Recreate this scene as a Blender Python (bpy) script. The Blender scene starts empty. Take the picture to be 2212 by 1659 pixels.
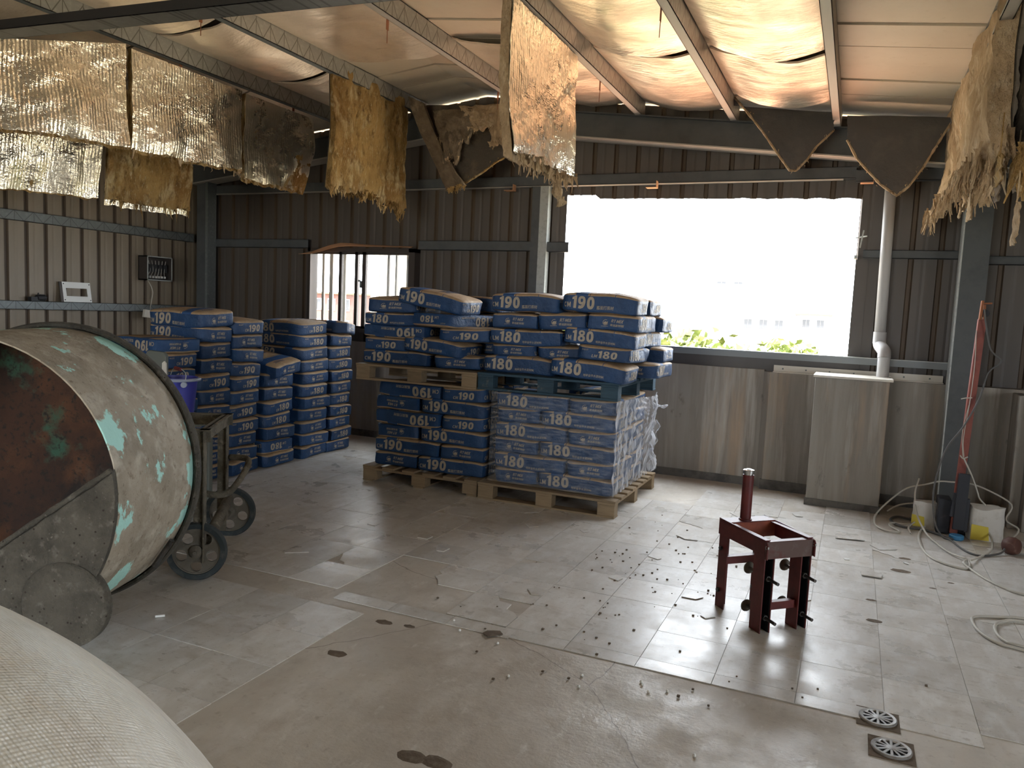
import bpy, math, random
import numpy as np
from mathutils import Vector, Matrix, noise
PI = math.pi
R = math.radians
random.seed(7)
SC = bpy.context.scene
COL = SC.collection

# ---------------------------------------------------------------- camera
def cam_axes(yaw, pitch, roll):
    a, b, r = R(yaw), R(pitch), R(roll)
    fw = Vector((-math.sin(a)*math.cos(b), math.cos(a)*math.cos(b), math.sin(b)))
    rt = Vector((math.cos(a), math.sin(a), 0.0))
    up = rt.cross(fw)
    return rt*math.cos(r)+up*math.sin(r), -rt*math.sin(r)+up*math.cos(r), fw
rt, up, fw = cam_axes(23.7, -5.5, 2.6)
cd = bpy.data.cameras.new('camera'); cam = bpy.data.objects.new('camera', cd); COL.objects.link(cam)
cd.sensor_width = 36.0; cd.lens = 1668.0/2212*36; cd.clip_start = .05; cd.clip_end = 500
mw = Matrix.Identity(4)
for i in range(3):
    mw[i][0] = rt[i]; mw[i][1] = up[i]; mw[i][2] = -fw[i]
mw[2][3] = 1.55
cam.matrix_world = mw
SC.camera = cam

# ---------------------------------------------------------------- world, sun, exposure
w = bpy.data.worlds.new('world'); SC.world = w; w.use_nodes = True
bg = w.node_tree.nodes['Background']
bg.inputs[0].default_value = (0.88, 0.94, 1.0, 1); bg.inputs[1].default_value = 14.0
sd = bpy.data.lights.new('sun', 'SUN'); sd.energy = 22; sd.angle = R(1.0); sd.color = (1, .93, .80)
so = bpy.data.objects.new('sun', sd); COL.objects.link(so)
so.rotation_euler = (R(32), 0, R(-28))
def daylight(name, loc, rot, sx, sy, power=None, col=(1, 1, 1)):
    l = bpy.data.lights.new(name, 'AREA'); l.shape = 'RECTANGLE'; l.size = sx; l.size_y = sy
    o = bpy.data.objects.new(name, l); COL.objects.link(o); o.location = loc; o.rotation_euler = rot
    if power is None: l.cycles.is_portal = True
    else: l.energy = power; l.color = col
    return o
daylight('window_portal', (-1.40, 7.9, 1.95), (R(-90), 0, 0), 2.9, 1.7)
daylight('side_portal', (5.45, 0.75, 1.6), (R(90), 0, R(90)), 2.8, 1.7)
daylight('rear_portal', (-2.7, -5.55, 1.2), (R(90), 0, 0), 3.5, 2.5)
SC.view_settings.view_transform = 'Standard'
SC.view_settings.look = 'None'
SC.view_settings.exposure = 0.18
SC.view_settings.gamma = 1.0
SC.view_settings.use_curve_mapping = False
SC.cycles.max_bounces = 8
SC.cycles.diffuse_bounces = 5
SC.cycles.transparent_max_bounces = 12
SC.cycles.sample_clamp_indirect = 12
SC.cycles.caustics_reflective = False
SC.cycles.caustics_refractive = False
SC.cycles.use_denoising = True

# ---------------------------------------------------------------- materials
def mat(name, col, rough=.75, metal=0.0, layers=(), bump=None, rnd=0.0, rvar=None, spec=.5, alpha=None):
    """layers: (kind, scale, colour, lo, hi, [axis scale], [detail])"""
    m = bpy.data.materials.new(name); m.use_nodes = True
    nt = m.node_tree; N = nt.nodes; L = nt.links
    b = N['Principled BSDF']
    b.inputs['Roughness'].default_value = rough; b.inputs['Metallic'].default_value = metal
    b.inputs['Specular IOR Level'].default_value = spec
    tc = N.new('ShaderNodeTexCoord')
    src = tc.outputs['Object']
    if rnd:
        oi0 = N.new('ShaderNodeObjectInfo'); ml = N.new('ShaderNodeVectorMath'); ml.operation = 'SCALE'; ml.inputs[3].default_value = 37.0
        cx_ = N.new('ShaderNodeCombineXYZ'); L.new(oi0.outputs['Random'], cx_.inputs[0]); L.new(oi0.outputs['Random'], cx_.inputs[1]); L.new(cx_.outputs[0], ml.inputs[0])
        ad = N.new('ShaderNodeVectorMath'); ad.operation = 'ADD'; L.new(tc.outputs['Object'], ad.inputs[0]); L.new(ml.outputs[0], ad.inputs[1]); src = ad.outputs[0]
    def rgb(c):
        n = N.new('ShaderNodeRGB'); n.outputs[0].default_value = (*c, 1); return n.outputs[0]
    cur = rgb(col)
    def tex(kind, scale, ax=(1, 1, 1), detail=6, dist=0.0):
        mp = N.new('ShaderNodeMapping'); mp.inputs['Scale'].default_value = ax
        L.new(src, mp.inputs[0])
        if kind == 'noise':
            t = N.new('ShaderNodeTexNoise'); t.inputs['Scale'].default_value = scale; t.inputs['Detail'].default_value = detail
            t.inputs['Roughness'].default_value = .62; t.inputs['Distortion'].default_value = dist
            L.new(mp.outputs[0], t.inputs['Vector']); return t.outputs[0]
        if kind == 'cell':
            t = N.new('ShaderNodeTexVoronoi'); t.feature = 'DISTANCE_TO_EDGE'; t.inputs['Scale'].default_value = scale
            nz = N.new('ShaderNodeTexNoise'); nz.inputs['Scale'].default_value = scale*2.2; nz.inputs['Detail'].default_value = 5
            L.new(mp.outputs[0], nz.inputs['Vector'])
            mx = N.new('ShaderNodeMix'); mx.data_type = 'VECTOR'; mx.inputs[0].default_value = .25
            L.new(mp.outputs[0], mx.inputs[4]); L.new(nz.outputs['Color'], mx.inputs[5])
            L.new(mx.outputs[1], t.inputs['Vector']); return t.outputs[0]
        if kind == 'dots':
            t = N.new('ShaderNodeTexVoronoi'); t.feature = 'F1'; t.inputs['Scale'].default_value = scale
            L.new(mp.outputs[0], t.inputs['Vector']); return t.outputs[0]
        t = N.new('ShaderNodeTexWave'); t.wave_type = 'BANDS'; t.bands_direction = kind[-1].upper()
        t.inputs['Scale'].default_value = scale; t.inputs['Distortion'].default_value = dist
        L.new(mp.outputs[0], t.inputs['Vector']); return t.outputs[1] if False else t.outputs[0]
    for ly in layers:
        kind, sc, c, lo, hi = ly[:5]
        ax = ly[5] if len(ly) > 5 else (1, 1, 1); det = ly[6] if len(ly) > 6 else 6
        f = tex(kind, sc, ax, det)
        mr = N.new('ShaderNodeMapRange'); mr.inputs[1].default_value = lo; mr.inputs[2].default_value = hi; mr.clamp = True
        L.new(f, mr.inputs[0])
        mx = N.new('ShaderNodeMix'); mx.data_type = 'RGBA'
        L.new(mr.outputs[0], mx.inputs[0]); L.new(cur, mx.inputs[6]); mx.inputs[7].default_value = (*c, 1)
        cur = mx.outputs[2]
    if rnd:
        oi = N.new('ShaderNodeObjectInfo'); mr = N.new('ShaderNodeMapRange')
        mr.inputs[3].default_value = 1-rnd; mr.inputs[4].default_value = 1+rnd; L.new(oi.outputs['Random'], mr.inputs[0])
        hs = N.new('ShaderNodeHueSaturation'); L.new(mr.outputs[0], hs.inputs['Value']); L.new(cur, hs.inputs['Color']); cur = hs.outputs[0]
    L.new(cur, b.inputs['Base Color'])
    if rvar:
        f = tex('noise', rvar[0]); mr = N.new('ShaderNodeMapRange')
        mr.inputs[1].default_value = .35; mr.inputs[2].default_value = .65
        mr.inputs[3].default_value = rvar[1]; mr.inputs[4].default_value = rvar[2]; L.new(f, mr.inputs[0]); L.new(mr.outputs[0], b.inputs['Roughness'])
    if bump:
        last = None
        for (kind, sc, strength, dist, *rest) in (bump if isinstance(bump, list) else [bump]):
            f = tex(kind, sc, rest[0] if rest else (1, 1, 1))
            bp = N.new('ShaderNodeBump'); bp.inputs['Strength'].default_value = strength; bp.inputs['Distance'].default_value = dist
            L.new(f, bp.inputs['Height'])
            if last: L.new(last, bp.inputs['Normal'])
            last = bp.outputs[0]
        L.new(last, b.inputs['Normal'])
    m['nodes'] = 1
    return m
DUST = (.36, .33, .29)
M = {}
M['slab'] = mat('slab', (.56, .515, .45), .55, layers=[('noise', 1.1, (.40, .355, .30), .38, .68), ('noise', 3.5, (.66, .63, .585), .48, .74, (1, .55, 1)), ('noise', 8, (.40, .35, .295), .54, .80, (1, .6, 1)), ('noise', 26, (.34, .29, .24), .58, .82), ('noise', 14, (.72, .70, .65), .60, .80, (1, .4, 1)), ('cell', .55, (.22, .18, .15), .0016, .0)], rvar=(3, .34, .7), bump=[('noise', 10, .5, .012), ('noise', 70, .3, .004)])
M['tile'] = mat('tile', (.62, .595, .555), .35, layers=[('noise', 1.8, (.52, .49, .445), .38, .70), ('noise', 12, (.72, .71, .69), .46, .74, (1, .4, 1)), ('noise', 7, (.42, .37, .31), .54, .78, (.6, 1, 1)), ('noise', 34, (.36, .31, .26), .58, .80, (.5, 1, 1)), ('noise', 110, (.26, .22, .18), .62, .74)], rnd=.07, rvar=(3, .24, .46), bump=[('noise', 70, .10, .001)])
M['concrete'] = mat('concrete', (.30, .275, .24), .85, layers=[('noise', 2.2, (.20, .175, .145), .40, .62, (1.6, 1.6, .12)), ('noise', 4.5, (.41, .38, .335), .52, .70, (1.6, 1.6, .10)), ('noise', 3.1, (.36, .265, .185), .56, .74, (1.4, 1.4, .15)), ('noise', 7, (.12, .105, .09), .64, .76, (1, 1, .6))], bump=[('noise', 20, .3, .01)])
M['plinth'] = mat('plinth', (.13, .12, .105), .9, layers=[('noise', 8, (.07, .065, .06), .45, .65)], bump=('noise', 25, .5, .01))
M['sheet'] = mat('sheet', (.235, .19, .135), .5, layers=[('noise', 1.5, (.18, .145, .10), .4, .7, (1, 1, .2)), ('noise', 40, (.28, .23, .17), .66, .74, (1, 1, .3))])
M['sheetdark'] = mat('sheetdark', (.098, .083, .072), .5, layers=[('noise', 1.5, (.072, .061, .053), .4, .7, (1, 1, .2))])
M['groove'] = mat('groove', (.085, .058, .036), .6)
M['zinc'] = mat('zinc', (.15, .165, .165), .6, .1, layers=[('noise', 30, (.21, .225, .22), .5, .7), ('noise', 3, (.10, .11, .11), .5, .7)])
M['zincl'] = mat('zincl', (.42, .44, .42), .45, .25, layers=[('noise', 30, (.32, .33, .31), .5, .7)])
def lattice(name, c1, c2, p=.16, z0=0, hgt=.12, axis=1):
    m = mat(name, c1, .5, .3, layers=[('noise', 25, tuple(v*1.25 for v in c1), .5, .7)])
    nt = m.node_tree; N = nt.nodes; L = nt.links; b = N['Principled BSDF']
    tc = N.new('ShaderNodeTexCoord'); sp = N.new('ShaderNodeSeparateXYZ'); L.new(tc.outputs['Object'], sp.inputs[0])
    def mt(op, a, b_=None):
        n = N.new('ShaderNodeMath'); n.operation = op
        for i, v in enumerate((a, b_)):
            if v is None: continue
            if isinstance(v, (int, float)): n.inputs[i].default_value = v
            else: L.new(v, n.inputs[i])
        return n.outputs[0]
    fr = mt('FRACT', mt('DIVIDE', sp.outputs[axis], p))
    tri = mt('ABSOLUTE', mt('SUBTRACT', mt('MULTIPLY', fr, 2.0), 1.0))
    zz = mt('DIVIDE', mt('SUBTRACT', sp.outputs[2 if axis < 2 else 0], z0), hgt)
    l1 = mt('LESS_THAN', mt('ABSOLUTE', mt('SUBTRACT', tri, zz)), .06)
    l2 = mt('LESS_THAN', fr, .045)
    ln = mt('MAXIMUM', l1, l2)
    old = b.inputs['Base Color'].links[0].from_socket
    mx = N.new('ShaderNodeMix'); mx.data_type = 'RGBA'; L.new(ln, mx.inputs[0]); L.new(old, mx.inputs[6]); mx.inputs[7].default_value = (*c2, 1)
    L.new(mx.outputs[2], b.inputs['Base Color'])
    return m
M['purlin'] = lattice('purlin', (.30, .285, .25), (.15, .135, .115))
M['girtm'] = lattice('girtm', (.135, .15, .15), (.085, .095, .095), .2, 0, .1)
M['tie'] = lattice('tie', (.11, .11, .105), (.045, .045, .04), .3, 0, .15, 0)
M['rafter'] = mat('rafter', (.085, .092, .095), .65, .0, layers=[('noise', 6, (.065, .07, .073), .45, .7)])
M['litflange'] = mat('litflange', (.45, .42, .37), .6, .1)  # pale steel: light catching the undersides is put into this colour
M['deck'] = mat('deck', (.62, .54, .42), .6, layers=[('noise', 1.2, (.54, .46, .35), .4, .7), ('noise', 14, (.50, .42, .30), .6, .8)])
FOILN = [('wavey', 11, .35, .005), ('wavez', 22, .12, .002), ('dots', 46, .15, .002), ('noise', 2.0, .55, .10), ('noise', 4.5, .40, .035, (1, .6, 1.6))]
M['foil'] = mat('foil', (.78, .71, .57), .30, .92, layers=[('noise', 2, (.60, .54, .43), .45, .7), ('dots', 46, (.30, .22, .13), .09, .05), ('noise', 30, (.55, .48, .37), .62, .8)], bump=FOILN, rvar=(3, .20, .40))
M['foilceil'] = mat('foilceil', (.84, .72, .58), .42, .6, layers=[('noise', 3, (.68, .56, .43), .45, .7), ('dots', 40, (.34, .24, .15), .11, .05, (1, 1, .2)), ('noise', 9, (.42, .32, .23), .66, .8, (.3, 2.2, 1))], bump=[('dots', 42, .2, .003), ('noise', 6, .45, .04, (.3, 1, 1))], rvar=(4, .28, .50))
M['wool'] = mat('wool', (.46, .30, .12), .95, layers=[('noise', 2.6, (.27, .155, .055), .44, .62, (1, 1, .7)), ('noise', 7, (.62, .49, .28), .52, .70, (1, 1, .6)), ('noise', 16, (.17, .10, .04), .52, .70, (1, 1, .5)), ('noise', 50, (.66, .55, .36), .58, .76, (1, 1, .35))], bump=[('noise', 9, 1, .08, (1, 1, .6)), ('noise', 30, 1, .03, (1, 1, .5))], spec=.12)
M['woolpale'] = mat('woolpale', (.58, .43, .27), .95, layers=[('noise', 4, (.38, .265, .155), .42, .64, (1, 1, .5)), ('noise', 14, (.74, .61, .43), .50, .72, (1, 1, .5)), ('noise', 45, (.20, .14, .08), .58, .76, (1, 1, .4))], bump=[('noise', 12, 1, .06, (1, 1, .6)), ('noise', 50, .9, .015, (1, 1, .4))], spec=.12)
M['wooldark'] = mat('wooldark', (.10, .085, .07), .95, layers=[('noise', 5, (.18, .14, .095), .5, .72)], bump=('noise', 24, .8, .03), spec=.15)
M['woolbr'] = mat('woolbr', (.20, .15, .10), .95, layers=[('noise', 8, (.12, .085, .055), .45, .7), ('noise', 5, (.34, .27, .18), .56, .7)], bump=('noise', 25, .8, .03))
M['woolshade'] = mat('woolshade', (.105, .10, .098), .9, layers=[('noise', 5, (.14, .13, .12), .5, .72)], bump=('noise', 20, .5, .02), spec=.2)  # dark grey stands in for shade on the backlit flaps
M['bagblue'] = mat('bagblue', (.012, .050, .135), .55, layers=[('noise', 7, (.008, .034, .095), .4, .7), ('noise', 30, (.05, .09, .18), .64, .80)], rnd=.16, bump=[('noise', 9, .6, .035), ('noise', 26, .4, .012)])
M['print'] = mat('print', (.36, .305, .235), .65, layers=[('noise', 20, (.27, .225, .17), .5, .75)])
M['kraftdark'] = mat('kraftdark', (.05, .035, .03), .7)
# kraft paper faces with their printed blue band
def kraft():
    m = mat('kraft', (.38, .265, .155), .7, layers=[('noise', 8, (.29, .195, .11), .42, .68), ('noise', 26, (.46, .35, .23), .58, .74)], rnd=.08, bump=[('noise', 7, .5, .03), ('noise', 25, .3, .008, (.4, 1, 1))])
    nt = m.node_tree; N = nt.nodes; L = nt.links; b = N['Principled BSDF']
    tc = N.new('ShaderNodeTexCoord'); sp = N.new('ShaderNodeSeparateXYZ'); L.new(tc.outputs['Object'], sp.inputs[0])
    def band(lo, hi):
        a = N.new('ShaderNodeMath'); a.operation = 'GREATER_THAN'; a.inputs[1].default_value = lo; L.new(sp.outputs[0], a.inputs[0])
        c = N.new('ShaderNodeMath'); c.operation = 'LESS_THAN'; c.inputs[1].default_value = hi; L.new(sp.outputs[0], c.inputs[0])
        d = N.new('ShaderNodeMath'); d.operation = 'MULTIPLY'; L.new(a.outputs[0], d.inputs[0]); L.new(c.outputs[0], d.inputs[1]); return d.outputs[0]
    cur = b.inputs['Base Color'].links[0].from_socket
    for lo, hi, c in ((-.19, -.09, (.02, .07, .19)), (-.078, -.072, (.05, .04, .05)), (.13, .135, (.02, .07, .19))):
        mx = N.new('ShaderNodeMix'); mx.data_type = 'RGBA'; L.new(band(lo, hi), mx.inputs[0]); L.new(cur, mx.inputs[6]); mx.inputs[7].default_value = (*c, 1); cur = mx.outputs[2]
    L.new(cur, b.inputs['Base Color']); return m
M['kraft'] = kraft()
WG = dict(layers=[('noise', 6, (.22, .155, .09), .42, .68, (1, 6, 6)), ('noise', 40, (.16, .11, .065), .62, .76, (.3, 4, 4))], rnd=.14, bump=('noise', 30, .3, .004, (.3, 4, 4)))
M['wood'] = mat('wood', (.27, .195, .115), .8, **WG)
M['woodb'] = mat('woodb', (.028, .062, .088), .8, layers=[('noise', 6, (.018, .042, .062), .42, .68, (1, 6, 6)), ('noise', 9, (.16, .145, .115), .60, .72)], rnd=.2)
M['drum'] = mat('drum', (.37, .32, .245), .8, layers=[('noise', 3.0, (.24, .205, .15), .40, .64), ('noise', 10, (.50, .455, .375), .50, .72), ('noise', 22, (.16, .125, .085), .58, .74), ('noise', 55, (.10, .07, .045), .62, .74), ('noise', 4.6, (.42, .74, .67), .545, .565, (1, 1, .7), 10), ('noise', 60, (.16, .06, .025), .68, .76)], bump=[('noise', 8, .7, .02), ('noise', 50, .6, .006)])
M['crust'] = mat('crust', (.10, .09, .07), .95, layers=[('noise', 6, (.055, .049, .038), .42, .64), ('noise', 22, (.17, .155, .125), .56, .74), ('noise', 50, (.26, .235, .195), .64, .76), ('dots', 30, (.03, .02, .014), .16, .08)], bump=[('noise', 14, 1, .03), ('noise', 60, 1, .01)])
M['rust'] = mat('rust', (.045, .016, .006), .85, layers=[('noise', 2.4, (.012, .006, .004), .40, .58, (1, 1, .6)), ('noise', 5, (.085, .032, .010), .50, .66), ('noise', 3.4, (.075, .062, .045), .56, .70, (1, 1, .5)), ('noise', 3.0, (.03, .085, .052), .56, .64), ('noise', 40, (.012, .008, .005), .52, .66)], bump=[('noise', 20, .6, .01)])
M['frame'] = mat('frame', (.17, .148, .11), .9, layers=[('noise', 9, (.085, .075, .055), .42, .64), ('noise', 24, (.30, .265, .205), .56, .72), ('noise', 12, (.15, .24, .19), .68, .76)], bump=[('noise', 24, .8, .02), ('noise', 80, .6, .006)])
M['tyre'] = mat('tyre', (.035, .045, .048), .85, layers=[('noise', 14, (.10, .10, .09), .5, .7), ('noise', 6, (.018, .028, .032), .5, .7)], bump=('noise', 40, .5, .005))
M['hub'] = mat('hub', (.13, .115, .09), .85, layers=[('noise', 14, (.20, .18, .15), .5, .7), ('noise', 8, (.08, .04, .02), .6, .75)], bump=('noise', 40, .5, .005))
M['red'] = mat('red', (.125, .016, .014), .5, layers=[('noise', 12, (.075, .010, .009), .42, .66), ('noise', 45, (.20, .085, .065), .66, .78), ('noise', 7, (.085, .045, .038), .62, .76)], bump=('noise', 50, .25, .003))
M['redor'] = mat('redor', (.26, .055, .022), .6, layers=[('noise', 12, (.15, .03, .018), .42, .66)])
M['steel'] = mat('steel', (.12, .115, .11), .45, .8, layers=[('noise', 20, (.05, .045, .04), .45, .66)])
M['chrome'] = mat('chrome', (.55, .55, .55), .25, 1.0)
M['black'] = mat('black', (.014, .014, .016), .6)
M['blackblue'] = mat('blackblue', (.02, .022, .03), .6, layers=[('noise', 15, (.07, .05, .06), .6, .75)])
M['plate'] = mat('plate', (.12, .075, .065), .5, .3, layers=[('noise', 14, (.16, .13, .115), .5, .7), ('noise', 5, (.12, .02, .018), .5, .62)])
M['pvc'] = mat('pvc', (.46, .45, .44), .5, layers=[('noise', 4, (.36, .33, .31), .5, .7, (1, 1, .3))])
M['white'] = mat('white', (.78, .78, .75), .5)
M['cream'] = mat('cream', (.62, .58, .50), .55)
M['alu'] = mat('alu', (.055, .045, .04), .5, .2)
M['glass'] = None
M['orangestrip'] = mat('orangestrip', (.55, .30, .16), .7, layers=[('noise', 9, (.42, .21, .11), .45, .7, (.3, 1, 3))])
M['rustclip'] = mat('rustclip', (.28, .10, .04), .8)
M['sack'] = mat('sack', (.66, .62, .53), .6, layers=[('noise', 5, (.56, .50, .41), .45, .70, (.5, 2, .5)), ('noise', 26, (.46, .38, .29), .66, .80, (.5, 1.6, .6)), ('noise', 3, (.72, .72, .66), .52, .7)], bump=[('wavex', 60, .25, .002), ('wavey', 60, .25, .002), ('noise', 10, .4, .02, (.4, 2, .4)), ('noise', 3, .4, .05)], rvar=(20, .35, .65))
M['bucket'] = mat('bucket', (.045, .05, .30), .4, layers=[('noise', 20, (.22, .22, .36), .66, .76)])
M['lid'] = mat('lid', (.30, .33, .42), .45)
M['crate'] = mat('crate', (.115, .125, .11), .7)
M['cord'] = mat('cord', (.50, .47, .41), .6)
M['cordd'] = mat('cordd', (.10, .095, .09), .6)
M['yellow'] = mat('yellow', (.62, .50, .06), .6)
M['bluep'] = mat('bluep', (.05, .22, .42), .5)
M['paperw'] = mat('paperw', (.60, .58, .54), .7, layers=[('noise', 12, (.48, .45, .40), .5, .7)])
M['brownm'] = mat('brownm', (.10, .04, .03), .6, layers=[('noise', 20, (.2, .12, .09), .55, .7)])
M['drain'] = mat('drain', (.40, .395, .385), .4, .6, layers=[('noise', 30, (.24, .22, .20), .5, .7)])
M['mud'] = mat('mud', (.13, .095, .065), .95, layers=[('noise', 30, (.19, .15, .11), .5, .7)], bump=('noise', 40, .7, .006))
M['leafm'] = mat('leafm', (.10, .125, .018), .6, layers=[('noise', 2, (.055, .085, .012), .45, .7), ('noise', 5, (.30, .29, .11), .50, .74)])
M['ground'] = mat('ground', (.50, .42, .33), .9, layers=[('noise', .1, (.42, .38, .24), .45, .6)])
M['bwall'] = mat('bwall', (.74, .70, .64), .8)
M['bpink'] = mat('bpink', (.10, .048, .042), .8)
M['bounce_red'] = mat('bounce_red', (.66, .33, .20), .8)  # colour of the unseen roof added to warm the ceiling
M['bwin'] = mat('bwin', (.035, .038, .046), .5)
M['byel'] = mat('byel', (.16, .10, .045), .8)
def film_mat(a0=.04, a1=.27, ax=(1, 1, 6), sc=9):
    m = bpy.data.materials.new('film'); m.use_nodes = True; nt = m.node_tree; N = nt.nodes; L = nt.links
    b = N['Principled BSDF']; b.inputs['Base Color'].default_value = (.78, .80, .86, 1); b.inputs['Roughness'].default_value = .22
    tc = N.new('ShaderNodeTexCoord'); mp = N.new('ShaderNodeMapping'); mp.inputs['Scale'].default_value = ax; L.new(tc.outputs['Object'], mp.inputs[0])
    t = N.new('ShaderNodeTexNoise'); t.inputs['Scale'].default_value = sc; t.inputs['Detail'].default_value = 6; L.new(mp.outputs[0], t.inputs['Vector'])
    bp = N.new('ShaderNodeBump'); bp.inputs['Strength'].default_value = .8; bp.inputs['Distance'].default_value = .03; L.new(t.outputs[0], bp.inputs['Height']); L.new(bp.outputs[0], b.inputs['Normal'])
    mr = N.new('ShaderNodeMapRange'); mr.inputs[1].default_value = .42; mr.inputs[2].default_value = .74; mr.inputs[3].default_value = a0; mr.inputs[4].default_value = a1
    L.new(t.outputs[0], mr.inputs[0]); L.new(mr.outputs[0], b.inputs['Alpha']); return m
M['film'] = film_mat()
M['filmside'] = film_mat(.16, .93, (1, 5, 1), 5)
def glass_mat():
    m = bpy.data.materials.new('pane_glass'); m.use_nodes = True; nt = m.node_tree; N = nt.nodes; L = nt.links
    b = N['Principled BSDF']; b.inputs['Base Color'].default_value = (.9, .93, .9, 1); b.inputs['Roughness'].default_value = .08; b.inputs['Alpha'].default_value = .14
    return m
M['glass'] = glass_mat()

# ---------------------------------------------------------------- mesh helpers
WP = {}      # world position of each object's origin
class MB:
    def __init__(s): s.v = []; s.f = []; s.mi = []
    def add(s, vs, fs, mi=0):
        o = len(s.v); s.v += [tuple(v) for v in vs]; s.f += [tuple(i+o for i in f) for f in fs]; s.mi += [mi]*len(fs); return s
    def box(s, x0, x1, y0, y1, z0, z1, mi=0):
        vs = [(x, y, z) for z in (z0, z1) for y in (y0, y1) for x in (x0, x1)]
        return s.add(vs, [(0, 2, 3, 1), (4, 5, 7, 6), (0, 1, 5, 4), (2, 6, 7, 3), (0, 4, 6, 2), (1, 3, 7, 5)], mi)
    def bar(s, a, b, wx, wy, up=(0, 0, 1), mi=0):
        a = Vector(a); b = Vector(b); d = (b-a).normalized(); u = Vector(up)
        if abs(d.dot(u)) > .98: u = Vector((1, 0, 0))
        sx = d.cross(u).normalized(); sy = sx.cross(d).normalized()
        vs = [p+sx*i*wx/2+sy*j*wy/2 for p in (a, b) for j in (-1, 1) for i in (-1, 1)]
        return s.add(vs, [(0, 2, 3, 1), (4, 5, 7, 6), (0, 1, 5, 4), (2, 6, 7, 3), (0, 4, 6, 2), (1, 3, 7, 5)], mi)
    def tube(s, pts, r, n=8, mi=0, rr=None, cap=True):
        pts = [Vector(p) for p in pts]; rings = []; prev = None
        for i, p in enumerate(pts):
            d = (pts[min(i+1, len(pts)-1)]-pts[max(i-1, 0)]).normalized()
            if prev is None:
                u = Vector((0, 0, 1)) if abs(d.z) < .9 else Vector((1, 0, 0)); a = d.cross(u).normalized()
            else:
                a = (prev-d*prev.dot(d)).normalized()
            prev = a; b = d.cross(a); q = rr[i] if rr else r
            rings.append([p+(a*math.cos(2*PI*k/n)+b*math.sin(2*PI*k/n))*q for k in range(n)])
        vs = [v for g in rings for v in g]; fs = []
        for i in range(len(pts)-1):
            for k in range(n):
                fs.append((i*n+k, i*n+(k+1) % n, (i+1)*n+(k+1) % n, (i+1)*n+k))
        if cap: fs.append(tuple(range(n-1, -1, -1))); fs.append(tuple((len(pts)-1)*n+k for k in range(n)))
        return s.add(vs, fs, mi)
    def lathe(s, prof, c=(0, 0, 0), axis=(0, 0, 1), n=24, mi=0, a0=0, a1=2*PI):
        ax = Vector(axis).normalized(); u = Vector((0, 0, 1)) if abs(ax.z) < .9 else Vector((1, 0, 0))
        e1 = ax.cross(u).normalized(); e2 = ax.cross(e1); c = Vector(c); full = abs(a1-a0-2*PI) < 1e-6; m = n if full else n+1
        vs = []
        for r, h in prof:
            for k in range(m):
                t = a0+(a1-a0)*k/n; vs.append(c+ax*h+(e1*math.cos(t)+e2*math.sin(t))*r)
        fs = []
        for i in range(len(prof)-1):
            for k in range(n):
                k2 = (k+1) % m if full else k+1
                fs.append((i*m+k, i*m+k2, (i+1)*m+k2, (i+1)*m+k))
        return s.add(vs, fs, mi)
    def prism(s, poly, z0, z1, mi=0):
        n = len(poly); vs = [(x, y, z0) for x, y in poly]+[(x, y, z1) for x, y in poly]
        fs = [tuple(range(n-1, -1, -1)), tuple(range(n, 2*n))]+[(i, (i+1) % n, n+(i+1) % n, n+i) for i in range(n)]
        return s.add(vs, fs, mi)
    def ext(s, poly, d, mi=0):       # planar 3-D polygon pushed along d
        n = len(poly); d = Vector(d); p = [Vector(q) for q in poly]; vs = p+[q+d for q in p]
        fs = [tuple(range(n-1, -1, -1)), tuple(range(n, 2*n))]+[(i, (i+1) % n, n+(i+1) % n, n+i) for i in range(n)]
        return s.add(vs, fs, mi)
    def grid(s, fn, nu, nv, mi=0, flip=False):
        vs = [fn(i/nu, j/nv) for j in range(nv+1) for i in range(nu+1)]; W = nu+1; fs = []
        for j in range(nv):
            for i in range(nu):
                q = (j*W+i, j*W+i+1, (j+1)*W+i+1, (j+1)*W+i); fs.append(q[::-1] if flip else q)
        return s.add(vs, fs, mi)
    def slab(s, fn, off, nu, nv, mi=0):    # grid sheet closed to a thickness, off(u,v) gives the back point
        a = len(s.v); W = nu+1
        s.grid(fn, nu, nv, mi); s.grid(off, nu, nv, mi, True); h = W*(nv+1); fs = []
        for i in range(nu):
            fs.append((a+i+1, a+i, a+h+i, a+h+i+1)); k = nv*W+i; fs.append((a+k, a+k+1, a+h+k+1, a+h+k))
        for j in range(nv):
            k = j*W; fs.append((a+k, a+k+W, a+h+k+W, a+h+k)); k = j*W+nu; fs.append((a+k+W, a+k, a+h+k, a+h+k+W))
        s.f += fs; s.mi += [mi]*len(fs); return s
    def mesh(s, name, mats, org=(0, 0, 0), smooth=False):
        me = bpy.data.meshes.new(name); o = Vector(org)
        me.from_pydata([tuple(Vector(v)-o) for v in s.v], [], s.f)
        for m in mats: me.materials.append(m)
        if any(s.mi): me.polygons.foreach_set('material_index', s.mi)
        if smooth: me.polygons.foreach_set('use_smooth', [True]*len(s.f))
        me.update(); return me
def props(o, label=None, cat=None, group=None, kind=None):
    if label: o['label'] = label
    if cat: o['category'] = cat
    if group: o['group'] = group
    if kind: o['kind'] = kind
    return o
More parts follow.
